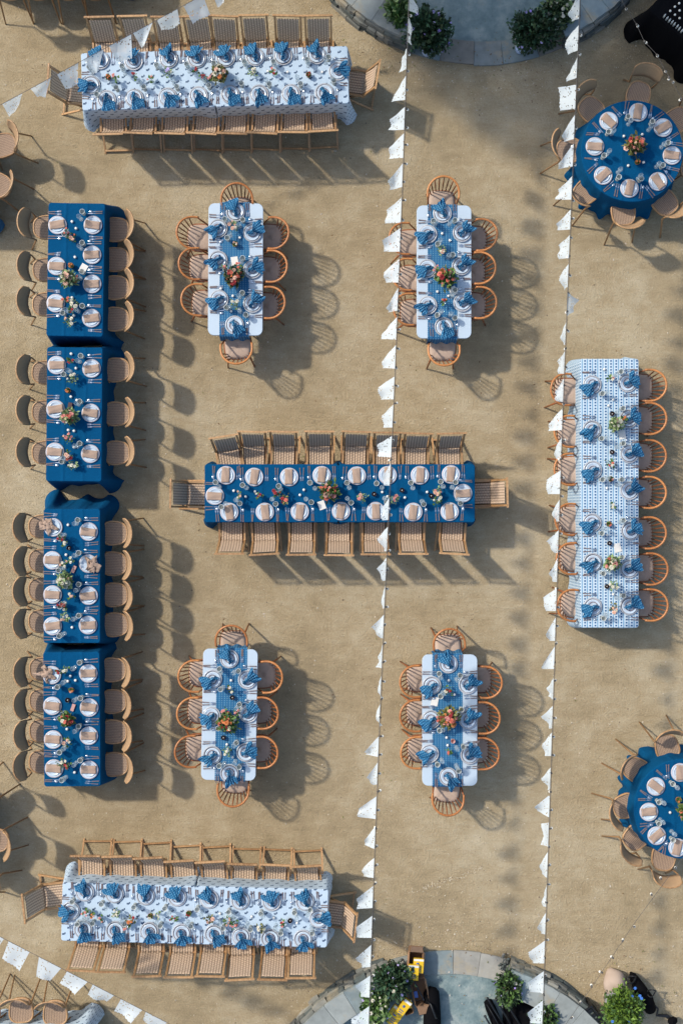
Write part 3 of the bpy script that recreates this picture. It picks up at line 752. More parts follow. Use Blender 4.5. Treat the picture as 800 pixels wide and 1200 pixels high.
def cutlery(kind):
    mb = MB(); mb.mi = 0; mb.box((0, -.055, .004), (.011, .085, .007)); mb.box((0, -.1, .004), (.014, .02, .008)); mb.mi = 1
    mb.box((0, .0, .004), (.005, .04, .004))
    if kind == 'fork':
        mb.box((0, .028, .004), (.018, .022, .003))
        for x in (-.0075, 0, .0075): mb.box((x, .055, .005), (.0035, .036, .003))
    elif kind == 'knife':
        mb.add([(-.005, .015, .003), (.006, .015, .003), (.008, .06, .003), (.002, .09, .003), (-.005, .09, .003), (-.005, .015, .006), (.006, .015, .006), (.008, .06, .006), (.002, .09, .006), (-.005, .09, .006)], [(4, 3, 2, 1, 0), (5, 6, 7, 8, 9)] + [(i, (i+1) % 5, 5+(i+1) % 5, 5+i) for i in range(5)])
    else:
        mb.ball((0, .05, .006), .022, 8, 4, (.8, 1.25, .22))
    return mb.build(kind, [M['handle'], M['silver']])
for k in ('fork', 'knife', 'spoon'): ME[k] = cutlery(k)
def tan_napkin(seed):
    rr = random.Random(seed); a = rr.uniform(.5, 2)
    def fn(u, v): return ((u-.5)*.108*(1+.03*sin(v*5+seed)), (v-.5)*.205*(1+.02*sin(u*7+seed)), .018 + .004*sin(u*3.1) + .003*sin(v*7+seed) + .0025*sin(u*9+v*4+a))
    return grid(8, 12, fn, lambda u, v: (u, v), thick=.014).build('napkin', M['tan_napkin'])
TAN = [tan_napkin(i) for i in range(4)]
def crumple(seed, mat='tan_napkin', s_=.13):
    rr = random.Random(seed)
    def fn(u, v):
        U, V = u-.5, v-.5; r_ = sqrt(U*U+V*V)*2
        n1 = noise.noise(Vector((U*6+seed, V*6, 1))); n2 = noise.noise(Vector((U*5, V*5+seed, 4)))
        ang = atan2(V, U); k = 1 + .28*sin(ang*5+seed) + .12*sin(ang*9)
        return (U*2*s_*k*(.75+.25*n1) + n1*.03, V*2*s_*k*(.6+.3*n2) + n2*.03, .022 + .05*(1-r_)*.6 + abs(n1)*.05)
    return grid(16, 16, fn, lambda u, v: (u, v), thick=.004).build('napkin', M[mat])
CRUM = [crumple(3), crumple(8), crumple(14)]
def blue_napkin(seed):
    rr = random.Random(seed); mb = MB(); ph = rr.uniform(0, 6); uv = []
    # big fan
    def fan(spread, rad, a0, sx, zt, npl):
        nu, nv = 26, 7; vs = []
        for j in range(nv+1):
            v = j/nv
            for i in range(nu+1):
                u = i/nu; nz_ = noise.noise(Vector((u*3.3+seed*5, v*1.5, rad*50))); th = a0 + (u-.5)*spread*(1+.15*sin(seed)) + nz_*.25*v
                rr_ = rad*v*(1+.45*noise.noise(Vector((u*4.5+seed*3, 7, rad*40))) - .3*abs(2*u-1)**3)
                z = zt*(1-.75*v) + .030*noise.noise(Vector((u*9+seed*2, v*2.5, 3)))*(.3+v) + .010*sin(u*npl*pi*1.3+ph+3*nz_)*v + .022
                x = rr_*sin(th)*sx; y = rr_*cos(th)
                vs.append((x, y, max(z, .02))); uv.append((x*1.3+.0, y*1.3))
        w = nu+1; mb.add(vs, [(j*w+i, j*w+i+1, (j+1)*w+i+1, (j+1)*w+i) for j in range(nv) for i in range(nu)], True)
    fan(radians(95+12*sin(seed*2)), .148, 0, 1.0, .06, 8)
    fan(radians(65), .118, radians(-16+10*seed), .9, .075, 5)
    fan(radians(80), .058, pi+rr.uniform(-.3, .3), 1.0, .05, 5)
    k0 = len(mb.v); mb.ball((0, 0, .045), .026, 9, 6, (1, 1.1, .9), .1, rr); uv += [(p_[0]*1.3, p_[1]*1.3+p_[2]) for p_ in mb.v[k0:]]
    mb.uv = uv
    return mb.build('napkin', M['blue_napkin'])
BLUE = [blue_napkin(i) for i in range(5)]

GR = {'T1': 'w'}
def setting(key, px, py, out, style, where, z=None):
    """out: angle (radians) pointing from table to diner; where: text naming the place"""
    z = (.7475 if key in ('T2', 'T3', 'T4', 'T5') else ZT) + .0005
    if z < .75: z = .7485
    q = P(px, py, z); o = Vector((cos(out), sin(out))); rgt = Vector((-o.y, o.x))      # diner's right-hand side when facing -out
    rz = out - pi/2
    def at(dr, do, j=.003): 
        j *= 2.2; return (q[0]+rgt.x*dr+o.x*do+R.uniform(-j, j), q[1]+rgt.y*dr+o.y*do+R.uniform(-j, j))
    w = where
    def put(nm, me, pos, zz, ang, lab, cat, grp): return mobj(nm, me, None, (pos[0], pos[1], zz), ang, lab, cat, grp)
    blue = style == 'blue'
    put('charger_plate', ME['charger_glass' if blue else 'charger_pale'], at(0, 0, 0), z, R.uniform(0, 6), 'charger plate ' + w, 'plate', 'charger plates')
    put('dinner_plate', ME['plate_blue' if blue else 'plate_plain'], at(0, 0), z+.0055, R.uniform(0, 6), 'white dinner plate ' + w, 'plate', 'dinner plates')
    if blue:
        put('side_plate', ME['plate_small'], at(0, 0), z+.0115, 0, 'small brown-rimmed plate ' + w, 'plate', 'side plates')
        skew = {'T1': -.45, 'T12': .45}.get(key, .0)
        side = round(out/(pi/2)) % 4
        ang = {0: radians(38), 2: radians(213), 1: radians(112), 3: radians(-62)}[side] if key != 'end' else out
        if key in ('T1', 'T12') and side in (0, 2): ang = out + radians(R.uniform(0, 30))
        ang += radians(R.uniform(-14, 14))
        d = .045
        nb = put('napkin', R.choice(BLUE), (q[0]+cos(ang)*(.0+d*.2)-.012*cos(ang), q[1]+sin(ang)*(.0)), z+.014, ang - pi/2, 'knotted blue print napkin ' + w, 'napkin', 'knotted blue napkins'); nb.scale = (1.18, 1.15, 1.1)
    elif style == 'tan':
        put('napkin', R.choice(TAN), at(0, 0), z+.012, rz+radians(R.uniform(-9, 9)), 'folded tan napkin ' + w, 'napkin', 'folded tan napkins')
    elif style == 'crumple':
        put('napkin', R.choice(CRUM), at(-.02, .06), z+.012, rz+R.uniform(-1, 1), 'crumpled tan napkin ' + w, 'napkin', 'crumpled tan napkins')
    # diner's left: two forks, right: knife and spoon
    tip = rz + pi                                         # fork tips point to the table's middle
    for (dr, nm, lab) in ((-.185, 'fork', 'outer fork '), (-.157, 'fork', 'inner fork '), (.157, 'knife', 'table knife '), (.185, 'spoon', 'table spoon ')):
        p_ = at(dr, .02); put(nm, ME[nm], p_, z, tip + radians(R.uniform(-6, 6)), lab + w, nm, {'fork': 'forks', 'knife': 'knives', 'spoon': 'spoons'}[nm])
    p_ = at(.145, -.115, .008); put('goblet', ME['goblet'], p_, z, 0, 'grey glass goblet ' + w, 'goblet', 'grey goblets')
    p_ = at(.10, -.165, .01); put('wine_glass', ME['wine'], p_, z, 0, 'clear stemmed glass ' + w, 'wine glass', 'clear stemmed glasses')

OUT = {'top': pi/2, 'bottom': -pi/2, 'left': pi, 'right': 0.0}
def row(key, side, pts, style, vert):
    for i, p_ in enumerate(pts):
        st = p_[2] if len(p_) > 2 else style
        if len(pts) == 1: w = 'at the %s end of the %s' % (side, TABLE_NAMES[key])
        else: w = 'at %s place from %s, %s side, %s' % (ORD[i], 'top' if vert else 'left', side, TABLE_NAMES[key])
        setting(key, p_[0], p_[1], OUT[side], st, w)
def chairs(key, side, kind, pts, vert, mode='back', desc=''):
    for i, p_ in enumerate(pts):
        k = {'fold': 'woven folding chair', 'capt': 'orange spindle-back chair', 'cafe': 'round-seated cane chair'}[kind]
        if len(pts) == 1: lab = '%s at the %s end of the %s' % (k, side, TABLE_NAMES[key])
        else: lab = '%s, %s from %s, %s side of %s' % (k, ORD[i], 'top' if vert else 'left', side, TABLE_NAMES[key])
        g = {'fold': 'woven folding chairs', 'capt': 'orange spindle-back chairs with cushions', 'cafe': 'cane cafe chairs'}[kind]
        rot = radians(p_[2]) if len(p_) > 2 else None
        if mode == 'back': chair_at_back(kind, p_[0], p_[1], side, lab, g, rot=rot)
        else: chair_at_seat(kind, p_[0], p_[1], FACE[side] if rot is None else rot, lab, g)

# T1
row('T1', 'top', [(118, 71), (157, 72), (198, 69.5), (231, 69), (265, 68), (299, 67), (332, 66), (371, 65)], 'blue', False)
row('T1', 'bottom', [(125.5, 117), (158, 115.5), (197, 114), (233, 112.5), (270, 111), (304, 110.5), (341, 110), (380, 109)], 'blue', False)
row('T1', 'left', [(107, 100)], 'blue', False); row('T1', 'right', [(396, 84)], 'blue', False)
chairs('T1', 'top', 'fold', [(116.4, 20), (155, 19), (194, 20), (230, 19), (262, 19), (297, 18), (337, 18.5), (372.4, 18.5)], False)
chairs('T1', 'bottom', 'fold', [(126.6, 157.3), (161, 156), (199, 156.5), (236, 156.5), (272, 156.5), (307, 156), (343, 155), (378.5, 153.5)], False)
chairs('T1', 'left', 'fold', [(56.5, 92, -3)], False); chairs('T1', 'right', 'fold', [(442.5, 87, 172)], False)
# T12
row('T12', 'top', [(100, 1045), (134.7, 1047), (171, 1049.5), (208, 1051), (245.7, 1053.5), (282, 1055), (318.6, 1056.5), (357.5, 1056)], 'blue', False)
row('T12', 'bottom', [(98, 1088.5), (135.5, 1090), (175.6, 1091), (213, 1093), (251, 1094), (283, 1097), (316.7, 1099), (355, 1100)], 'blue', False)
row('T12', 'left', [(83.5, 1067)], 'blue', False); row('T12', 'right', [(373.5, 1076)], 'blue', False)
chairs('T12', 'top', 'fold', [(100, 1003), (137, 1003.6), (173, 1005.4), (209.5, 1009), (246, 1010), (283.7, 1012.6), (322, 1013.5), (358.5, 1015)], False)
chairs('T12', 'bottom', 'fold', [(94.8, 1137.5), (130, 1139), (172, 1144), (209.5, 1145), (246, 1144), (280.7, 1148), (319, 1148), (352.5, 1146)], False)
chairs('T12', 'left', 'fold', [(28, 1065, 4)], False); chairs('T12', 'right', 'fold', [(416.5, 1087, 176)], False)
# T6
row('T6', 'top', [(265, 557), (298, 559), (339, 559), (377, 557), (418, 557.5), (454, 557), (491.6, 557), (528, 556)], 'tan', False)
row('T6', 'bottom', [(269, 600), (310.5, 600), (351.4, 599.5), (399.5, 599), (440, 599), (484, 600), (526.5, 599.5)], 'tan', False)
row('T6', 'left', [(252, 581)], 'tan', False); row('T6', 'right', [(542, 578)], 'tan', False)
chairs('T6', 'top', 'fold', [(262, 511.5, -84), (295.5, 506), (331.7, 506), (374, 505.7), (417.6, 506), (454, 507), (489.7, 508), (529, 508)], False)
chairs('T6', 'bottom', 'fold', [(268.7, 649), (309.4, 649.6), (352.7, 650), (397, 650.6), (440, 649.6), (484, 649), (532, 649)], False)
chairs('T6', 'left', 'fold', [(200, 578.5)], False); chairs('T6', 'right', 'fold', [(594, 577, 178)], False)
# short navy tables
def navy(key, Lp, Rp, Lc, Rc):
    row(key, 'left', Lp, 'tan', True); row(key, 'right', Rp, 'tan', True)
    chairs(key, 'left', 'cafe', Lc, True, 'back'); chairs(key, 'right', 'cafe', Rc, True, 'seat')
navy('T7', [(68, 264), (67, 312), (66, 355.5)], [(109.4, 264), (108.5, 299), (108.5, 333), (107.6, 373)], [(22, 260), (21.5, 311), (21, 352.5)], [(137, 269), (137, 304), (137, 337), (137, 374)])
navy('T8', [(67, 428), (65.7, 479.6), (65, 529.5)], [(107.8, 432), (107, 484), (106.4, 531.8)], [(20.5, 432), (20.5, 480), (20.5, 530)], [(137.7, 433.4), (137.7, 485), (137.7, 530.6)])
navy('T9', [(63, 618, 'crumple'), (62, 656.6), (62.3, 696.7), (62.3, 733.6)], [(104.4, 623), (104, 660.5, 'crumple'), (104.4, 698), (103.7, 732.5)], [(16.5, 619), (16.5, 657.5), (16.5, 694), (16.5, 732)], [(135, 624.7), (134.6, 660.7), (135.5, 697), (136, 732)])
navy('T10', [(61.4, 791, 'crumple'), (62, 827), (63, 866.5), (64, 900.4)], [(104, 789), (105, 829), (104.6, 862), (105, 902)], [(17.5, 788.5), (17.5, 826.5), (17.5, 863.5), (17, 899)], [(133.5, 785), (134, 822), (134.5, 857.7), (136, 895.7)])
# runner tables
def runner_set(key, top, L_, R_, bot, ct, cl, cr, cb):
    row(key, 'top', [top], 'blue', False); row(key, 'bottom', [bot], 'blue', False)
    row(key, 'left', L_, 'blue', True); row(key, 'right', R_, 'blue', True)
    chairs(key, 'top', 'capt', [ct], True); chairs(key, 'bottom', 'capt', [cb], True); chairs(key, 'left', 'capt', cl, True); chairs(key, 'right', 'capt', cr, True)
runner_set('T2', (276, 249), [(256, 268), (256, 305), (257, 351)], [(296, 273), (296, 316), (296, 356)], (275, 381),
           (276.5, 214.5), [(207, 271), (209.5, 309), (212.5, 350)], [(338.5, 272.5), (336.5, 312), (334, 354)], (277.5, 426.5))
runner_set('T3', (518, 250.5), [(501, 274.6), (500.5, 315), (501, 358)], [(541, 273), (540, 312), (541.6, 354.7)], (519.7, 383),
           (520.5, 206.5), [(456, 279), (459, 320), (461, 362)], [(582.5, 274), (580.5, 313), (581.5, 355)], (520.5, 428.5))
runner_set('T4', (269, 772), [(249.5, 795.4), (248, 839), (249, 884.7)], [(290, 796.5), (291, 836), (288, 881.5)], (269, 906),
           (270.5, 733), [(209, 793), (207.5, 836), (205, 882)], [(331, 793), (326, 836), (325.5, 882)], (272, 945.5))
runner_set('T5', (525, 778), [(505.7, 803), (505, 843), (503, 883)], [(547.7, 802.4), (548, 843), (550, 884.7)], (525, 910),
           (525.5, 737), [(468.5, 800), (468.5, 840), (469.5, 883)], [(588, 801), (585.5, 842), (584.5, 884)], (524, 956))
# T11
row('T11', 'left', [(693, 451), (693, 503.5), (693.8, 551), (693, 612.5), (693.8, 659), (693.8, 711)], 'blue', True)
row('T11', 'right', [(734.5, 449), (736, 491), (737, 532), (737, 575), (738, 622), (736.7, 666.7), (736.7, 710)], 'blue', True)
chairs('T11', 'left', 'capt', [(645, 455.5), (649, 505, -4), (649, 551), (650, 608, -3), (651.5, 655), (652.5, 708, -3)], True)
chairs('T11', 'right', 'capt', [(780.5, 451.5), (780.5, 491), (780, 535), (780, 578), (780, 624), (782, 667), (782, 710.5)], True)
# round tables
def angto(p_, c): return atan2(-(p_[1]-c[1]), p_[0]-c[0])
def rnd(key, c, plates, chs, words):
    for i, p_ in enumerate(plates):
        setting(key, p_[0], p_[1], angto(p_, c), p_[2] if len(p_) > 2 else 'tan', 'at the %s of the %s' % (words[i], TABLE_NAMES[key]))
    for p_ in chs:
        a = angto(p_, c) + pi + radians(p_[3] if len(p_) > 3 else 0)
        chair_at_seat('cafe', p_[0], p_[1], a, 'round-seated cane chair at the %s of the %s' % (p_[2], TABLE_NAMES[key]), 'cane cafe chairs', 1)
rnd('T13', (740.5, 176), [(712.4, 142.4), (747, 132), (776, 150), (786.4, 182.6), (770, 213), (736.7, 221), (706, 206), (696.3, 172)],
    [(692, 128, 'upper left'), (748, 110, 'top', -8), (794, 140, 'upper right'), (666, 176, 'left'), (686, 225, 'lower left'), (730, 250, 'bottom', 14), (779, 238, 'lower right', 8), (812, 196, 'right, cut by the frame')],
    ['upper left', 'top', 'upper right', 'right', 'lower right', 'bottom', 'lower left', 'left'])
rnd('T14', (801, 948), [(796, 905), (767.6, 921.4), (759.4, 951.3), (768.6, 979), (793, 993)],
    [(781, 875, 'top'), (744.6, 902, 'upper left', 8), (732, 945, 'left', 22), (744, 982, 'lower left', 16), (777, 1006, 'bottom', 14)], ['top', 'upper left', 'left', 'lower left', 'bottom'])
print('settings done')
# ------------------------------------------------------------------ flowers, candles and small table things
def leafcloud(n_, rx, rz_, ls, mat, seed, z0=0, name='foliage', hollow=.35, flat=1.0):
    rr = random.Random(seed); mb = MB()
    for i in range(n_):
        d = Vector((rr.gauss(0, 1), rr.gauss(0, 1), abs(rr.gauss(0, 1))*.9)).normalized(); k = hollow + (1-hollow)*rr.random()**.6
        k *= 1 + .55*noise.noise(d*2.6 + Vector((seed, 0, 0))) + (.25 if i % 23 == 0 else 0)
        c = Vector((d.x*rx*k, d.y*rx*k*flat, z0 + d.z*rz_*k))
        out = (d + Vector((rr.gauss(0, .5), rr.gauss(0, .5), rr.gauss(0, .4)))).normalized()
        sd = out.cross(Vector((rr.gauss(0, 1), rr.gauss(0, 1), rr.gauss(0, 1)))).normalized()
        nr = out.cross(sd); l = ls*rr.uniform(.6, 1.3); w = l*rr.uniform(.22, .4)
        a = c - out*l*.5; b_ = c + out*l*.5; m_ = c + nr*l*.12
        mb.add([a, m_+sd*w, b_, m_-sd*w], [(0, 1, 2), (0, 2, 3)])
    return mb.build(name, M[mat])
def blossom_mesh(mat, r_, seed):
    rr = random.Random(seed); mb = MB()
    for ring, (n_, tilt, l) in enumerate(((6, .15, 1.0), (5, .6, .75), (4, 1.1, .5))):
        for k in range(n_):
            a = 2*pi*k/n_ + ring*.5 + rr.uniform(-.1, .1); o = Vector((cos(a), sin(a), 0)); s_ = Vector((-sin(a), cos(a), 0)); up = Vector((0, 0, 1))
            ll = r_*l*rr.uniform(.9, 1.1); w = ll*.55; p0 = up*r_*.1*ring
            tip = p0 + o*ll*cos(tilt) + up*ll*sin(tilt); mid = p0 + o*ll*.55*cos(tilt) + up*(ll*.55*sin(tilt)+r_*.05)
            mb.add([p0, mid+s_*w, tip+s_*w*.5, tip-s_*w*.5, mid-s_*w], [(0, 1, 2, 3, 4)])
    mb.ball((0, 0, r_*.25), r_*.3, 6, 4)
    return mb.build('blossom', M[mat])
BLO = {}
def blossom(col, size):
    key = (col, round(size, 3))
    if key not in BLO: BLO[key] = blossom_mesh('f_'+col, size, len(BLO))
    return BLO[key]
LEAFC = {}
def leaves(n_, rx, rz_, ls, mat, variant, z0):
    key = (n_, rx, rz_, ls, mat, variant, z0)
    if key not in LEAFC: LEAFC[key] = leafcloud(n_, rx, rz_, ls, mat, variant+1, z0)
    return LEAFC[key]
def lathe_m(name, prof, mat, n_=14): mb = MB(); mb.lathe(prof, n_); return mb.build(name, M[mat])
VASE_B = lathe_m('vase', [(0, 0), (.045, 0), (.055, .05), (.05, .10), (.042, .10), (.04, .02), (0, .02)], 'glass_grey')
VASE_D = lathe_m('vase', [(0, 0), (.022, 0), (.026, .03), (.012, .06), (.014, .075), (.008, .075), (.007, .03), (0, .02)], 'glass_clear', 12)
POT = lathe_m('pot', [(0, 0), (.026, 0), (.038, .06), (.034, .06), (.03, .048), (0, .048)], 'terracotta')
VOT = lathe_m('votive', [(0, 0), (.02, 0), (.021, .028), (.018, .028), (.018, .02), (0, .02)], 'glass_clear', 12)
WAX = lathe_m('candle', [(0, .021), (.017, .021), (.016, .026), (0, .027)], 'candle', 12)
VOTD = lathe_m('votive', [(0, 0), (.028, 0), (.034, .03), (.03, .055), (.026, .055), (.028, .03), (0, .02)], 'votive_dark', 14)
WAXD = lathe_m('candle', [(0, .021), (.012, .021), (.011, .032), (0, .033)], 'candle', 10)
def flowers(kind, loc, cols, label, grp, leaf='green', k=1.0, seed=0):
    rr = random.Random(seed*7+3)
    e = empty({'bouquet': 'bouquet', 'posy': 'posy', 'bud': 'bud_vase', 'pot': 'potted_plant'}[kind], loc, rr.uniform(0, 6), label, {'bouquet': 'bouquet', 'posy': 'posy', 'bud': 'bud vase', 'pot': 'potted plant'}[kind], grp)
    if kind == 'bouquet':
        mobj('vase', VASE_B, e); v = seed % 3
        mobj('foliage', leaves(260, round(.17*k, 3), .15, .062, 'l_'+leaf, v, .10), e)
        mobj('foliage', leaves(60, round(.19*k, 3), .11, .07, 'l_olive' if leaf != 'pale' else 'l_pale', v, .10), e)
        n_ = int(19*k)
        for i in range(n_):
            a = i*2.4 + rr.uniform(-.4, .4); r_ = .15*k*sqrt((i+.5)/n_)*rr.uniform(.85, 1.15)
            z = .115 + .13*(1-(r_/(.17*k))**2) + rr.uniform(-.01, .02)
            o = mobj('blossom', blossom(rr.choice(cols), rr.choice((.018, .022, .028, .04))), e, (r_*cos(a), r_*sin(a), z)); o.rotation_euler = (r_*4*-sin(a)*-1*.0+rr.uniform(-.4, .4), rr.uniform(-.4, .4), rr.uniform(0, 6))
    elif kind == 'posy':
        mobj('vase', VASE_D, e)
        mobj('foliage', leaves(36, .07, .06, .042, 'l_'+leaf, seed % 4, .07), e)
        for i in range(rr.randint(3, 5)):
            a = rr.uniform(0, 6.28); r_ = rr.uniform(.01, .065)
            o = mobj('blossom', blossom(rr.choice(cols), rr.choice((.014, .02, .027))), e, (r_*cos(a), r_*sin(a), .12 + rr.uniform(-.01, .03))); o.rotation_euler = (rr.uniform(-.5, .5), rr.uniform(-.5, .5), 0)
    elif kind == 'bud':
        mobj('vase', VASE_D, e)
        mobj('foliage', leaves(13, .05, .05, .05, 'l_'+leaf, seed % 4, .07), e)
        for i in range(3):
            a = rr.uniform(0, 6.28); r_ = rr.uniform(.01, .05)
            mb_key = ('stem', i % 3)
            p_ = (r_*cos(a), r_*sin(a), .14+rr.uniform(-.02, .03))
            mb = MB(); mb.tube([(0, 0, .03), p_], .002, 4); mobj('stem', mb.build('stem', M['l_green']), e)
            mobj('blossom', blossom(rr.choice(cols), rr.choice((.014, .019))), e, p_)
    elif kind == 'pot':
        mobj('pot', POT, e)
        mobj('foliage', leaves(50, .038, .045, .03, 'l_'+leaf, seed % 4, .045), e)
        for i in range(3):
            a = rr.uniform(0, 6.28); mobj('blossom', blossom(rr.choice(cols), .014), e, (.02*cos(a), .02*sin(a), .09))
    return e
def boxobj(name, d, mat, loc, rz, label, cat, grp=None):
    mb = MB(); mb.box((0, 0, d[2]/2), d); return mobj(name, mb.build(name, M[mat]), None, loc, rz, label, cat, grp)
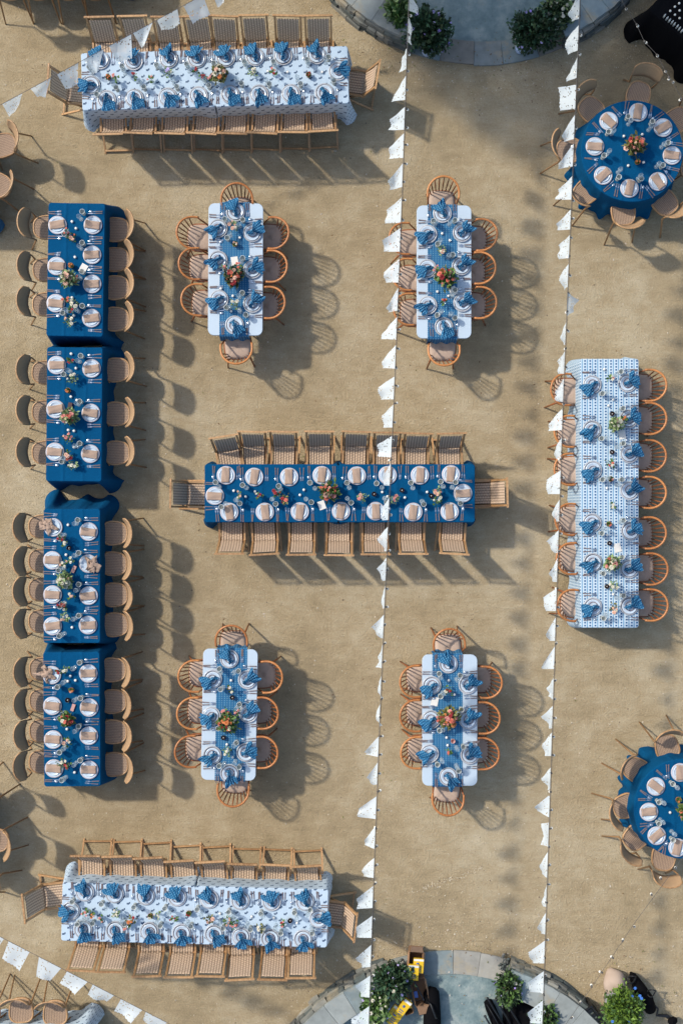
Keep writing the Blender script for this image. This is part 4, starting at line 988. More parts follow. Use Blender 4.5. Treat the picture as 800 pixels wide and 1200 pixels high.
DEC = {
'T1': [('pot', 128, 92, ['orange', 'coral']), ('bud', 137, 95, ['pink']), ('bud', 160, 92, ['red', 'coral']), ('bud', 178, 96, ['pink', 'peach']), ('posy', 198, 88, ['white', 'lilac'], 'pale'), ('bud', 231, 85, ['red']), ('bud', 237, 93, ['pink', 'red']),
       ('bouquet', 258, 90, ['peach', 'white', 'orange'], 'olive', .62), ('bud', 245, 96, ['pink']), ('posy', 297, 87, ['white'], 'pale'), ('votive', 314, 84), ('bud', 321, 88, ['red', 'pink']), ('votive', 337, 85), ('pot', 361.6, 89, ['red']), ('votive', 377.5, 85)],
'T12': [('bud', 101, 1066, ['pink']), ('bud', 109, 1068, ['peach', 'orange']), ('bud', 119, 1074, ['pink', 'white']), ('posy', 138, 1067, ['white'], 'pale'), ('posy', 155, 1075, ['orange', 'red', 'coral'], 'olive'), ('bud', 150, 1083, ['pink']), ('pot', 177, 1072, ['white']), ('bud', 186, 1070, ['white'], 'pale'), ('bud', 205, 1074, ['red', 'coral']), ('pot', 221.6, 1069, ['red']),
        ('posy', 246, 1075, ['peach'], 'olive'), ('votive', 258, 1070), ('posy', 268, 1076, ['pink', 'peach']), ('posy', 275, 1080, ['pink', 'coral']), ('votive', 295, 1073.5), ('posy', 306, 1084, ['white'], 'olive'), ('votive', 321, 1075), ('bud', 331, 1079, ['red', 'pink']), ('dark', 340, 1078), ('votive', 348, 1081)],
'T2': [('posy', 275, 267, ['white', 'peach'], 'pale'), ('votive', 281, 279), ('pot', 276, 287, ['peach', 'white']), ('card', 275, 306, 8), ('bouquet', 275, 327, ['red', 'coral', 'orange', 'peach', 'red'], 'dark', .72), ('bud', 263, 315, ['pink']), ('bud', 279, 313, ['pink', 'coral']), ('votive', 259, 338.5), ('votive', 273, 347), ('posy', 276, 358, ['white'], 'pale'), ('votive', 280.5, 362.5), ('votive', 271, 365)],
'T3': [('votive', 517.6, 274), ('votive', 526.5, 282), ('posy', 517, 295, ['white', 'peach'], 'pale'), ('bouquet', 522, 328, ['red', 'coral', 'peach', 'orange', 'pink'], 'green', .8), ('bud', 510, 317, ['pink']), ('votive', 512, 342), ('votive', 525, 347), ('card', 530.5, 341, 20), ('bud', 520, 355, ['red', 'orange']), ('votive', 514, 369)],
'T4': [('votive', 271, 797), ('bud', 270, 807, ['white', 'red']), ('dark', 272.4, 817), ('bouquet', 267.5, 845, ['red', 'coral', 'orange', 'white', 'orange'], 'green', .78), ('bud', 263, 832, ['pink']), ('bud', 278, 833, ['pink']), ('dark', 262, 864), ('votive', 266, 872), ('posy', 267.6, 879, ['white', 'peach'], 'pale'), ('votive', 273, 887)],
'T5': [('votive', 525.4, 797), ('posy', 524, 808, ['red', 'red', 'white']), ('votive', 532, 813.5), ('card', 509, 822, -12), ('bouquet', 524, 839, ['coral', 'pink', 'orange', 'red', 'peach'], 'olive', .82), ('bud', 513, 841, ['pink', 'coral']), ('votive', 522.7, 864), ('pinkpot', 530, 867.7), ('votive', 524, 873), ('bud', 525, 880, ['red', 'coral'])],
'T6': [('votive', 274, 575), ('bud', 281, 579, ['white', 'peach']), ('votive', 288, 582), ('votive', 299, 576), ('bud', 304, 580.5, ['red', 'white']), ('posy', 326, 577, ['red'], 'green'), ('posy', 334, 585, ['red', 'coral'], 'olive'), ('votive', 351.4, 580), ('votive', 356, 574), ('bouquet', 386, 576, ['pink', 'coral', 'peach', 'red', 'coral'], 'green', .78), ('card', 377, 592, 20), ('posy', 424, 583, ['peach', 'pink'], 'pale'),
       ('dark', 438, 579), ('votive', 447.6, 576.6), ('posy', 461, 585, ['pink'], 'pale'), ('dark', 470.6, 574.5), ('votive', 474, 583), ('votive', 500, 576.6), ('dark', 504.7, 581), ('posy', 511.5, 576, ['peach', 'pink', 'peach'], 'pale'), ('posy', 511, 587, ['white'], 'green')],
'T7': [('votive', 85, 260), ('votive', 89.6, 268), ('bud', 80, 274, ['red', 'coral']), ('posy', 86.6, 279.6, ['orange', 'coral', 'peach']), ('votive', 88.4, 301.5), ('pot', 84.4, 312, ['orange']), ('card', 98, 314.5, -30), ('bouquet', 83, 329, ['peach', 'white', 'peach'], 'pale', .62), ('bud', 92, 330, ['coral', 'orange']), ('votive', 85, 349), ('bud', 80.6, 352, ['coral']), ('posy', 89, 358, ['white'], 'pale'), ('bud', 84.4, 365, ['red']), ('votive', 87, 370), ('posy', 83, 378, ['white', 'peach', 'white'], 'pale')],
'T8': [('votive', 84, 414.8), ('bud', 85, 423.5, ['red', 'white']), ('votive', 89.6, 431.6), ('posy', 87.3, 444.7, ['white'], 'pale'), ('pot', 81, 458, ['orange', 'coral']), ('votive', 83.7, 465), ('votive', 90.5, 469), ('dcard', 82.8, 475.5, 10), ('bouquet', 84, 489, ['pink', 'coral', 'peach', 'white'], 'pale', .6), ('votive', 80.6, 504), ('votive', 87.3, 505), ('posy', 82, 513.8, ['peach', 'pink']), ('votive', 87.3, 524), ('posy', 82, 534, ['coral', 'red', 'peach']), ('posy', 87, 545, ['white'], 'pale')],
'T9': [('votive', 80.3, 615), ('bud', 74.5, 629.6, ['red']), ('bud', 78, 635.7, ['white'], 'green'), ('dark', 81.5, 642), ('votive', 78, 650), ('bud', 83.7, 656, ['peach', 'white']), ('bud', 76.5, 660, ['white', 'peach']), ('pcard', 87, 667, 65), ('bouquet', 79.5, 680, ['white', 'peach', 'white'], 'pale', .6), ('bud', 85, 698, ['white', 'peach']), ('posy', 75.4, 709, ['red', 'coral', 'white']), ('posy', 78, 722, ['peach', 'white'], 'pale'), ('votive', 85, 735)],
'T10': [('bud', 78.8, 782.8, ['white']), ('bud', 72, 786, ['red', 'coral']), ('votive', 83, 792), ('votive', 89, 797), ('votive', 80, 798), ('pot', 85, 808, ['orange', 'peach']), ('dark', 80, 820), ('pcard', 86, 829, 70), ('bouquet', 81.5, 841, ['red', 'coral', 'red', 'white'], 'green', .52), ('votive', 79, 854), ('posy', 80, 869, ['white', 'peach']), ('posy', 75, 893, ['white'], 'green'), ('bud', 81, 895, ['red', 'coral']), ('votive', 88, 904.7)],
'T11': [('votive', 707, 433), ('bud', 712.4, 443.6, ['peach', 'pink', 'white']), ('votive', 717.5, 468.4), ('votive', 712, 475.4), ('dark', 716, 485), ('bouquet', 719, 498, ['white', 'peach', 'white'], 'pale', .52), ('bud', 729, 492, ['orange']), ('card', 728.4, 509.4, 10), ('dark', 716, 530), ('posy', 713.5, 543.4, ['white', 'coral'], 'green'), ('pot', 714, 561.5, ['peach', 'pink']), ('votive', 710, 572), ('bud', 716, 592, ['white', 'peach']), ('pot', 712, 614, ['coral'], 'green'), ('votive', 710.5, 627), ('dark', 713, 636.5), ('card', 723, 642, 15), ('bouquet', 714, 660, ['peach', 'white', 'coral', 'pink'], 'pale', .55), ('dark', 710, 687), ('posy', 717, 686, ['white'], 'pale'), ('votive', 717.5, 696.4), ('posy', 716.7, 712, ['white', 'peach'], 'olive'), ('votive', 713, 726)],
'T13': [('votive', 730, 160), ('votive', 751.5, 158), ('bouquet', 740.5, 174, ['coral', 'red', 'pink', 'peach', 'coral'], 'olive', .78), ('votive', 735, 194.5), ('votive', 753, 190.7), ('pot', 745.5, 191, ['orange'])],
'T14': [('bouquet', 799, 948, ['pink', 'coral', 'pink'], 'green', .6), ('pot', 793, 936, ['orange']), ('votive', 784, 951.7)]}
LEAFW = {'green': 'green', 'pale': 'pale green', 'olive': 'olive', 'dark': 'dark green', 'lime': 'lime'}
seed = 0
for key, items in DEC.items():
    z = .7475 if key in ('T2', 'T3', 'T4', 'T5') else ZT; z += .001
    horiz = key in ('T1', 'T12', 'T6'); idx = {}
    items = sorted(items, key=lambda t: (t[1] if horiz else t[2]))
    cnt = {}
    for it in items: cnt[it[0]] = cnt.get(it[0], 0) + 1
    for it in items:
        k, px, py = it[0], it[1], it[2]; seed += 1
        i = idx.get(k, 0); idx[k] = i + 1
        where = ('%s from %s on %s' % (ORD[i], 'left' if horiz else 'top', TABLE_NAMES[key])) if cnt[k] > 1 else 'on the ' + TABLE_NAMES[key]
        q = P(px, py, z)
        cw = ''
        if k in ('pot', 'bud', 'posy', 'bouquet'):
            u = []
            for c in it[3]:
                if c not in u: u.append(c)
            cw = ' and '.join(u[:2]); leaf = it[4] if len(it) > 4 else 'green'
        if k == 'votive':
            e = empty('votive_candle', q, 0, 'small white votive candle, ' + where, 'candle', 'small white votive candles'); mobj('votive', VOT, e); mobj('candle', WAX, e)
        elif k == 'dark':
            e = empty('votive_candle', q, 0, 'dark glass candle holder, ' + where, 'candle', 'dark glass candle holders'); mobj('votive', VOTD, e); mobj('candle', WAXD, e)
        elif k == 'card': boxobj('card', (.095, .12, .006), 'card', q, radians(it[3]), 'small white paper card, ' + where, 'card', 'paper cards on the tables')
        elif k == 'dcard': boxobj('matchbox', (.055, .085, .03), 'darkbox', q, radians(-it[3]), 'small dark brown box, ' + where, 'box')
        elif k == 'pcard': boxobj('card', (.045, .10, .02), 'pinkcard', q, radians(it[3]-90), 'small pink folded card, ' + where, 'card', 'paper cards on the tables')
        elif k == 'pinkpot': mobj('ceramic_cup', lathe_m('ceramic_cup', [(0, 0), (.025, 0), (.032, .06), (.028, .06), (.025, .02), (0, .02)], 'pinkcard'), None, q, 0, 'small pink ceramic cup ' + where, 'cup')
        elif k == 'pot': flowers('pot', q, it[3], 'tiny terracotta pot with %s blooms, %s' % (cw, where), 'tiny terracotta pots', leaf, 1, seed)
        elif k == 'bud': flowers('bud', q, it[3], 'clear bud vase with %s flowers, %s' % (cw, where), 'clear bud vases', leaf, 1, seed)
        elif k == 'posy': flowers('posy', q, it[3], 'posy of %s flowers, %s' % (cw, where), 'small posies', leaf, 1, seed)
        elif k == 'bouquet': flowers('bouquet', q, it[3], '%s and %s bouquet with %s leaves, %s' % (cw.split(' and ')[0], (cw.split(' and ')+['mixed'])[1], LEAFW[leaf], where), 'flower centrepieces', leaf, it[5], seed)

# ------------------------------------------------------------------ bunting and string lights
ZS = 2.35
def bunting(name_lab, line, flags, grp='strings of cut paper bunting', seed=0):
    """line: list of (px, py) along the cord; flags: ((xa, ya), (xb, yb), (hxa, hya), (hxb, hyb)) pixel corners"""
    rr = random.Random(seed)
    A = Vector(P(*line[0], ZS)); e = empty('bunting_string', A, 0, name_lab, 'bunting', grp)
    pts = [Vector(P(x, y, ZS)) - A for x, y in line]; mb = MB(); mb.tube(pts, .0032, 5); mobj('cord', mb.build('cord', M['cord']), e)
    for fi, (a, b_, ha, hb) in enumerate(flags):
        a = Vector(P(*a, ZS)); b_ = Vector(P(*b_, ZS)); zz = ZS-.17
        H = []
        for (top, h) in ((a, ha), (b_, hb)):
            q = Vector(P(*h, ZS-.15)); hor = (Vector((q.x, q.y)) - Vector((top.x, top.y))).length
            dz = sqrt(max(.27**2 - hor**2, .06**2)) if hor < .27 else .06
            H.append(Vector(P(*h, ZS-dz)))
        w_ = (b_-a).normalized(); ph = rr.uniform(0, 6.28); amp = rr.uniform(.008, .02)
        sc = rr.uniform(-.02, .02)
        def fn(u, v):
            t = a.lerp(b_, u); h = H[0].lerp(H[1], u); p_ = t.lerp(h, v)
            nrm = (h-t).cross(w_)
            if nrm.length > 1e-4: nrm.normalize()
            p_ = p_ + nrm*(amp*sin(pi*2*u+ph)*v + .012*sin(v*6+ph)*v)
            if v > .99: p_ = p_ + (t-h).normalized()*(.012*abs(sin(u*pi*6)))
            return p_ - A
        ux = rr.uniform(0, 20)
        me = grid(18, 8, fn, lambda u, v: (u+ux, v+ux)).build('paper_flag', M['paper'])
        mobj('paper_flag', me, e)
    return e
def bulbs(lab, line, spacing, seed, side=(1, 0), exact=None, drop=0):
    pts = [Vector(P(x, y, ZS-.012)) for x, y in line]; A = pts[0].copy(); e = empty('string_lights', A, 0, lab, 'string lights', 'strings of round bulbs')
    mb = MB(); mb.tube([p - A for p in pts], .0026, 4); mobj('cord', mb.build('cord', M['cord']), e)
    rr = random.Random(seed)
    sk = MB(); sk.lathe([(0, 0), (.012, 0), (.011, -.035), (0, -.035)], 8); skm = sk.build('socket', M['cord']); bb = MB(); bb.ball((0, 0, -.048), .017, 10, 7); bbm = bb.build('bulb', M['bulb'])
    pos = []
    if exact: pos = [Vector(P(x, y, ZS-.012)) for x, y in exact]
    else:
        for i in range(len(pts)-1):
            L_ = (pts[i+1]-pts[i]).length; n_ = max(1, int(round(L_/spacing)))
            for k in range(n_): pos.append(pts[i].lerp(pts[i+1], (k+.6)/n_))
    for p_ in pos:
        o = mobj('socket', skm, e, p_-A); tilt = rr.uniform(.1, .8)
        o.rotation_euler = (rr.uniform(-.3, .3), -tilt if rr.random() < .8 else tilt, 0)
        o2 = mobj('bulb', bbm, o)
XA = lambda y: 478.5 - 46.5*y/1200.0 + 1.2*sin(y/1200*pi*2)
XB = lambda y: (679 - (679-660)*y/450.0) if y < 450 else (660 - (660-635)*(y-450)/750.0)
def vflags(XF, rows):
    o = []
    for (y0, y1, d0, h0, d1, h1) in rows: o.append(((XF(y0), y0), (XF(y1), y1), (XF(h0)+d0, h0), (XF(h1)+d1, h1)))
    return o
FA = [(-10, 12, 7, -3, 13, 17), (19, 49, 4, 27, 6, 53), (56, 81, -4, 66, -8, 85), (88, 117, -9, 103, -18, 119), (125, 152, -16, 141, -17, 153), (156, 185, -17, 173, -17, 186), (191, 219, -17, 213, -13, 223), (231, 261, -17, 247, -18, 262),
      (267, 295, -21, 282, -18, 295), (303, 331, -19, 319, -17, 331), (337, 364, -13, 360, -12, 366), (371, 398, -14, 386, -20, 397), (404, 432, -15, 420, -17, 431), (441, 468, -20, 454, -17, 468), (474, 501, -13, 487, -11, 501), (511, 536, -16, 521, -15, 535),
      (542, 569, -9, 560, -5, 569), (582, 609, -9, 598, -7, 610), (617, 646, -12, 631, -3, 646), (653, 680, -10, 667, -2, 681), (684, 713, -4, 700, -4, 713), (720, 748, -15, 736, -2, 748), (754, 783, -3, 770, -5, 782), (790, 817, -5, 806, -1, 817),
      (824, 852, -7, 840, 1, 850), (862, 887, -16, 881, -15, 884), (893, 919, -13, 912, -4, 920), (933, 960, -21, 948, -22, 957), (968, 995, -12, 984, -13, 990), (1005, 1029, -14, 1017, -14, 1027), (1038, 1064, -19, 1053, -17, 1065),
      (1073, 1099, -19, 1087, -18, 1099), (1107, 1133, -18, 1123, -9, 1134), (1143, 1169, -17, 1155, -9, 1168), (1179, 1206, -22, 1195, -19, 1208)]
FB = [(-8, 22, -14, 15, -10, 25), (29, 59, -16, 47, -14, 64), (66, 91, -9, 86, -13, 96), (99, 127, -21, 103, -17, 130), (134, 163, -15, 158, -13, 166), (168, 195, -17, 192, -18, 198), (206, 234, -15, 223, -18, 234), (245, 269, -16, 263, -14, 270),
      (275, 302, -13, 288, -12, 304), (309, 336, -12, 324, -6, 340), (343, 371, 12, 352, 5, 366), (377, 404, -7, 394, -3, 404), (411, 438, -8, 424, -6, 438), (443, 471, -10, 461, -8, 470), (478, 504, -15, 494, -18, 505), (512, 538, -9, 526, -8, 538),
      (551, 579, -18, 563, -16, 579), (585, 611, -10, 601, -5, 611), (621, 648, -14, 635, -4, 648), (653, 682, -9, 673, -3, 682), (689, 716, -17, 701, -13, 716), (723, 751, -12, 744, -8, 751), (757, 784, -14, 779, -16, 784), (794, 820, -7, 806, -5, 816),
      (827, 853, -12, 840, -1, 854), (858, 886, -11, 872, -8, 886), (899, 925, -10, 912, -2, 926), (931, 958, -18, 946, -15, 950), (964, 992, -7, 965, -7, 990), (998, 1029, -10, 1014, -7, 1024), (1034, 1063, -4, 1050, -5, 1062), (1069, 1095, -10, 1087, -5, 1094),
      (1102, 1129, -20, 1117, -15, 1129), (1138, 1164, -20, 1152, -15, 1162), (1172, 1200, -18, 1187, -14, 1199)]
bunting('long string of white paper flags running top to bottom, crossing the long navy table', [(XA(y), y) for y in range(-60, 1270, 60)], vflags(XA, FA), seed=1)
bunting('long string of white paper flags running top to bottom beside the block-print table', [(XB(y), y) for y in range(-60, 1270, 60)], vflags(XB, FB), seed=2)
YC = lambda x: 123.5 - 124.0*x/228.0
FC = [((-32, YC(-32)), (-6, YC(-6)), (-26, 154), (0, 142)), ((3, YC(3)), (27, YC(27)), (12, 138), (21, 127)), ((36, YC(36)), (60, YC(60)), (43, 112), (53, 114)), ((67, YC(67)), (92, YC(92)), (78, 106), (91, 100)), ((98, YC(98)), (122, YC(122)), (111, 88), (115, 84)),
      ((128, YC(128)), (154, YC(154)), (138, 74), (155, 69)), ((156, YC(156)), (179, YC(179)), (166, 56), (169, 54)), ((184, YC(184)), (208, YC(208)), (191, 38), (212, 30)), ((215, YC(215)), (238, YC(238)), (226, 28), (246, 17)), ((247, YC(247)), (270, YC(270)), (256, 10), (262, 4))]
bunting('short string of paper flags slanting across the top left corner over the upper white-print table', [(x, YC(x)) for x in range(-60, 330, 30)], FC, seed=3)
YD = lambda x: 1097.5 + 101.5*x/197.0
FD = [((-14, YD(-14)), (5, YD(5)), (-18, 1112), (-4, 1114)), ((10.5, YD(10.5)), (35, YD(35)), (3, 1123), (23, 1138)), ((46, YD(46)), (72, YD(72)), (42, 1146), (58, 1151)), ((79, YD(79)), (103, YD(103)), (71, 1151), (88, 1165)), ((109, YD(109)), (134, YD(134)), (102, 1168), (124, 1176)),
      ((142, YD(142)), (167, YD(167)), (135, 1183), (154, 1198)), ((171, YD(171)), (196, YD(196)), (167, 1197), (184, 1207))]
bunting('short string of paper flags slanting across the bottom left corner above two cane chairs', [(x, YD(x)) for x in range(-60, 300, 30)], FD, seed=4)
bulbs('round bulbs strung along the left of the two long bunting lines', [(XA(y)+1, y) for y in range(-60, 1270, 130)], 22*(CAMH-ZS)/F, 5)
bulbs('round bulbs strung along the right of the two long bunting lines', [(XB(y)+1, y) for y in range(-60, 1270, 130)], 22*(CAMH-ZS)/F, 6)
bulbs('thin string of bulbs slanting over bare sand at lower right', [(850, 935), (792, 1015), (744, 1080), (692.6, 1157), (650, 1218)], 1, 7, exact=[(790.6, 1017), (774, 1030), (763, 1049), (742, 1086), (728.6, 1103.5), (718, 1123), (705.5, 1140), (692.6, 1157), (680, 1175), (668.5, 1193)])
bulbs('thin string of bulbs passing over the black draped table', [(720, -15), (733, 10), (745, 28), (754, 48), (769, 64), (779, 83), (787, 96), (798, 115), (812, 140)], 1, 8, exact=[(733, 10), (745, 28), (754, 48), (769, 64), (779.5, 83), (783, 90), (787.5, 96), (798, 115)])

# ------------------------------------------------------------------ plants
def bush(px, py, z, rx, h, n_, ls, mat, flowers_, label, cat, pot=None, seed=0, flat=1.0, potr=.2, poth=.3, mat2=None, ncol=26):
    q = P(px, py, z); e = empty('potted_bush', (q[0], q[1], 0), 0, label, cat)
    rr = random.Random(seed)
    if pot:
        mb = MB(); mb.lathe([(0, 0), (potr*.8, 0), (potr, poth), (potr*.9, poth), (potr*.85, poth-.04), (0, poth-.04)], 20); mobj('pot', mb.build('pot', M[pot]), e)
        mb = MB(); mb.lathe([(potr*.86, poth-.035), (0, poth-.03)], 16); mobj('soil', mb.build('soil', M['soil']), e)
    for i in range(7):
        a = rr.uniform(0, 6.28); mb = MB(); r_ = rx*rr.uniform(.3, .7); mb.tube([(0, 0, poth*.8), (r_*.5*cos(a), r_*.5*sin(a), poth+h*.5), (r_*cos(a), r_*sin(a), poth+h*.75)], [.012, .008, .004], 5)
        mobj('stem', mb.build('stem', M['bark']), e)
    mobj('foliage', leafcloud(n_, rx, h, ls, mat, seed+50, poth, flat=flat, hollow=.2), e)
    if mat2: mobj('foliage', leafcloud(n_//2, rx*1.05, h*1.02, ls*.9, mat2, seed+80, poth, flat=flat, hollow=.45), e)
    for i in range(ncol if flowers_ else 0):
        d = Vector((rr.gauss(0, 1), rr.gauss(0, 1), abs(rr.gauss(0, .9)))).normalized(); k = rr.uniform(.85, 1.08)
        mobj('blossom', blossom(rr.choice(flowers_), rr.choice((.014, .02, .027))), e, (d.x*rx*k, d.y*rx*k*flat, poth + d.z*h*k))
    return e
bush(503, 34, .45, .32, .34, 1500, .07, 'l_dark', ['purple', 'lilac', 'purple'], 'dark green bush with small purple flowers left of the top patio entry', 'plant', 'pot', 1, .95, .17, .28, 'l_bluegreen', 16)
bush(627, 33, .45, .33, .34, 1500, .07, 'l_dark', ['purple', 'lilac'], 'shaded dark bush with a few purple flowers right of the top patio entry', 'plant', 'pot', 2, .85, .17, .28, 'l_bluegreen', 9)
bush(468, 9, .45, .21, .25, 800, .085, 'l_green', None, 'mid green leafy plant trailing over the top patio wall', 'plant', 'pot', 3, 1.0, .14, .26, 'l_pale')
bush(657, 8, .5, .24, .25, 600, .085, 'l_dark', ['white', 'white'], 'shaded plant in a white planter at the top edge beside the bunting', 'plant', 'pot_white', 4, .8, .2, .3, 'l_pale', 30)
bush(460, 1152, .45, .27, .32, 1000, .075, 'l_dark', ['purple', 'lilac', 'white'], 'green bush with lilac flowers beside the yellow packets, bottom patio', 'plant', 'pot', 5, .9, .17, .28, 'l_bluegreen', 15)
bush(440, 1186, .5, .20, .22, 480, .085, 'l_green', ['white', 'white', 'lilac'], 'white planter of pale flowers at the bottom edge by the bunting', 'plant', 'pot_white', 6, 1.3, .2, .32, 'l_pale', 26)
bush(597, 1160, .4, .19, .28, 750, .06, 'l_dark', ['lilac', 'purple', 'white'], 'wispy green plant with lilac flowers right of the bottom patio entry', 'plant', 'pot', 7, 1.25, .13, .26, 'l_green', 9)
bush(640, 1196, .4, .17, .25, 500, .07, 'l_dark', None, 'small dark green plant under the right bunting at the bottom edge', 'plant', 'pot', 8, 1.3, .13, .26, 'l_green')
tb = bush(732, 1188, .55, .265, .36, 2300, .055, 'l_lime', ['blue', 'blue'], 'bright green bush with blue flowers, bottom right', 'plant', 'pot', 9, 1.05, .22, .34, 'l_green', 6)
for (px_, py_) in [(743.5, 1158), (749, 1167), (751, 1170), (740, 1167.5), (717, 1197)]:
    w_ = P(px_, py_, .62); mobj('blossom', blossom('blue', .022), tb, (w_[0]-tb.location.x, w_[1]-tb.location.y, .62))

# pebble filled drain baskets and ceramic pots by the patio entries
def stonebasket(px, py, label, seed):
    q = P(px, py, .1); e = empty('stone_pile', (q[0], q[1], .03), 0, label, 'stones'); rr = random.Random(seed)
    for i in range(22):
        mb = MB(); mb.ball((0, 0, .02), rr.uniform(.02, .035), 7, 4, (1, rr.uniform(.6, 1), .7), .1, rr)
        a = rr.uniform(0, 6.28); r_ = rr.uniform(0, .13); mobj('stone', mb.build('stone', M[rr.choice(['wallstone', 'wallstone3', 'wallstone2'])]), e, (r_*.6*cos(a), r_*sin(a), rr.uniform(0, .03)), rr.uniform(0, 6))
stonebasket(471, 1134, 'small heap of grey stones left of the cardboard box', 3)
stonebasket(590, 1129, 'small heap of grey stones at the right end of the bottom patio entry', 4)
for (px_, py_, lab) in ((609.5, 56, 'small blue and white ceramic pot in front of the right shaded bush'), (500, 59, 'small blue and white ceramic pot in front of the left dark bush')):
    q = P(px_, py_, .15); e = empty('ceramic_pot', (q[0], q[1], .032), 0, lab, 'pot', 'ceramic pots by the top patio'); mobj('pot', lathe_m('pot', [(0, 0), (.05, 0), (.075, .09), (.06, .16), (.05, .16), (.055, .1), (0, .08)], 'bluewhite', 18), e)
    mobj('foliage', leaves(60, .06, .06, .035, 'l_pale', 1, .14), e)
    for k in range(5): mobj('blossom', blossom('lilac', .018), e, (R.uniform(-.05, .05), R.uniform(-.05, .05), .19))

# ------------------------------------------------------------------ cardboard boxes and yellow packets
def openbox(px, py, w, d, h, rz, label, seed, flaps=(1, 1, 1, 1)):
    q = P(px, py, h); e = empty('cardboard_box', (q[0], q[1], .034), rz, label, 'box'); t = .006
    for nm, c, dim in (('side_panel', (0, -d/2, h/2), (w, t, h)), ('side_panel', (0, d/2, h/2), (w, t, h)), ('side_panel', (-w/2, 0, h/2), (t, d-.014, h)), ('side_panel', (w/2, 0, h/2), (t, d-.014, h)), ('bottom_panel', (0, 0, .004), (w-.02, d-.02, t))):
        mb = MB(); mb.box(c, dim); mobj(nm, mb.build(nm, M['cardboard']), e)
    for i, f in enumerate(flaps):
        if not f: continue
        a = i*pi/2; L_ = (w if i % 2 == 0 else d); hh = (d if i % 2 == 0 else w)/2; fl = .12*f
        rot = Matrix.Rotation(a, 3, 'Z')
        mb = MB(); mb.add([rot @ Vector(v) for v in ((-L_/2+.01, -hh, h+.002), (L_/2-.01, -hh, h+.002), (L_/2-.02, -hh-fl, h-.03), (-L_/2+.02, -hh-fl, h-.03), (-L_/2+.01, -hh, h+.007), (L_/2-.01, -hh, h+.007), (L_/2-.02, -hh-fl, h-.025), (-L_/2+.02, -hh-fl, h-.025))],
               [(3, 2, 1, 0), (4, 5, 6, 7), (0, 1, 5, 4), (1, 2, 6, 5), (2, 3, 7, 6), (3, 0, 4, 7)]); mobj('flap', mb.build('flap', M['cardboard_dark' if i == 2 else 'cardboard']), e)
    return e
def packet(px, py, z, w, d, h, rz, label, tilt=0):
    q = P(px, py, z+h); e = empty('yellow_packet', (q[0], q[1], z), rz, label, 'packet', 'yellow packets by the bottom patio')
    e.rotation_euler = (tilt, 0, rz)
    mb = MB(); mb.box((0, 0, h/2), (w, d, h)); mobj('pack', mb.build('pack', M['yellow']), e)
    mb = MB(); mb.box((0, 0, h+.001), (w*.96, d*.14, .002)); ob = mobj('white_band', mb.build('white_band', M['packwhite']), e, (0, d*.41, 0))
    mb = MB(); mb.lathe([(w*.16, h), (w*.16, h+.003), (0, h+.003)], 16); mobj('round_emblem', mb.build('round_emblem', M['packblue']), e, (-w*.08, d*.12, 0))
    mb = MB()
    for k in range(3): mb.box((w*.05*(k-1), -d*(.12+.11*k), h+.001), (w*(.6-.1*k), d*.04, .002))
    mobj('printed_line', mb.build('printed_line', M['packblue']), e)
openbox(487, 1127, .20, .30, .24, radians(-4), 'upright open cardboard box holding yellow packets at the patio rim', 1, (0, .2, .55, .2))
packet(490, 1132, .235, .145, .20, .045, radians(-4), 'yellow packet sticking up behind the front one in the upper box')
packet(484, 1140, .285, .15, .215, .045, radians(-4), 'yellow packet with round blue emblem lying on top of the upper box')
e = openbox(492, 1162, .20, .38, .20, radians(12), 'open brown cardboard box with one pale flap, right of the lilac bush', 2, (1.1, .15, .2, .15))
mb = MB(); mb.box((0, 0, 0), (.02, .3, .006)); mobj('inner_flap', mb.build('inner_flap', M['black']), e, (-.01, .02, .19), .25)
boxobj('phone', (.05, .09, .012), 'packblue', (P(487, 1165, .2)[0], P(487, 1165, .2)[1], .204), radians(10), 'small blue item lying on the open brown box', 'box')
openbox(475, 1176, .12, .30, .18, radians(22), 'narrow cardboard box behind the yellow packets at the bottom edge', 3, (0, .2, .2, .2))
packet(462, 1191, .24, .19, .27, .05, radians(-38), 'yellow packet with blue emblem at the bottom edge, left one')
packet(472, 1182, .26, .12, .27, .05, radians(-38), 'narrow yellow packet beside the left one at the bottom edge')
packet(480, 1177, .20, .05, .11, .04, radians(0), 'small yellow carton next to the narrow box')

# ------------------------------------------------------------------ black things
def blob(name, pts, rad, mat):
    mb = MB(); mb.tube(pts, rad, 14); return mb.build(name, M[mat])
q = P(506, 1180, .15); e = empty('duffel_bag', (q[0], q[1], 0), radians(6), 'long soft black bag lying on the bottom patio floor', 'bag')
mobj('bag_body', blob('bag_body', [(.0, .27, .10), (.0, .255, .12), (.01, .2, .13), (.0, 0, .135), (-.03, -.3, .13), (-.03, -.42, .12), (-.03, -.44, .10)], [.02, .08, .115, .12, .13, .10, .02], 'black_cloth'), e)
mb = MB(); mb.tube([(-.06, .12, .22), (-.02, .1, .3), (.03, -.1, .3), (.05, -.15, .2)], .012, 6); mobj('strap', mb.build('strap', M['black']), e)
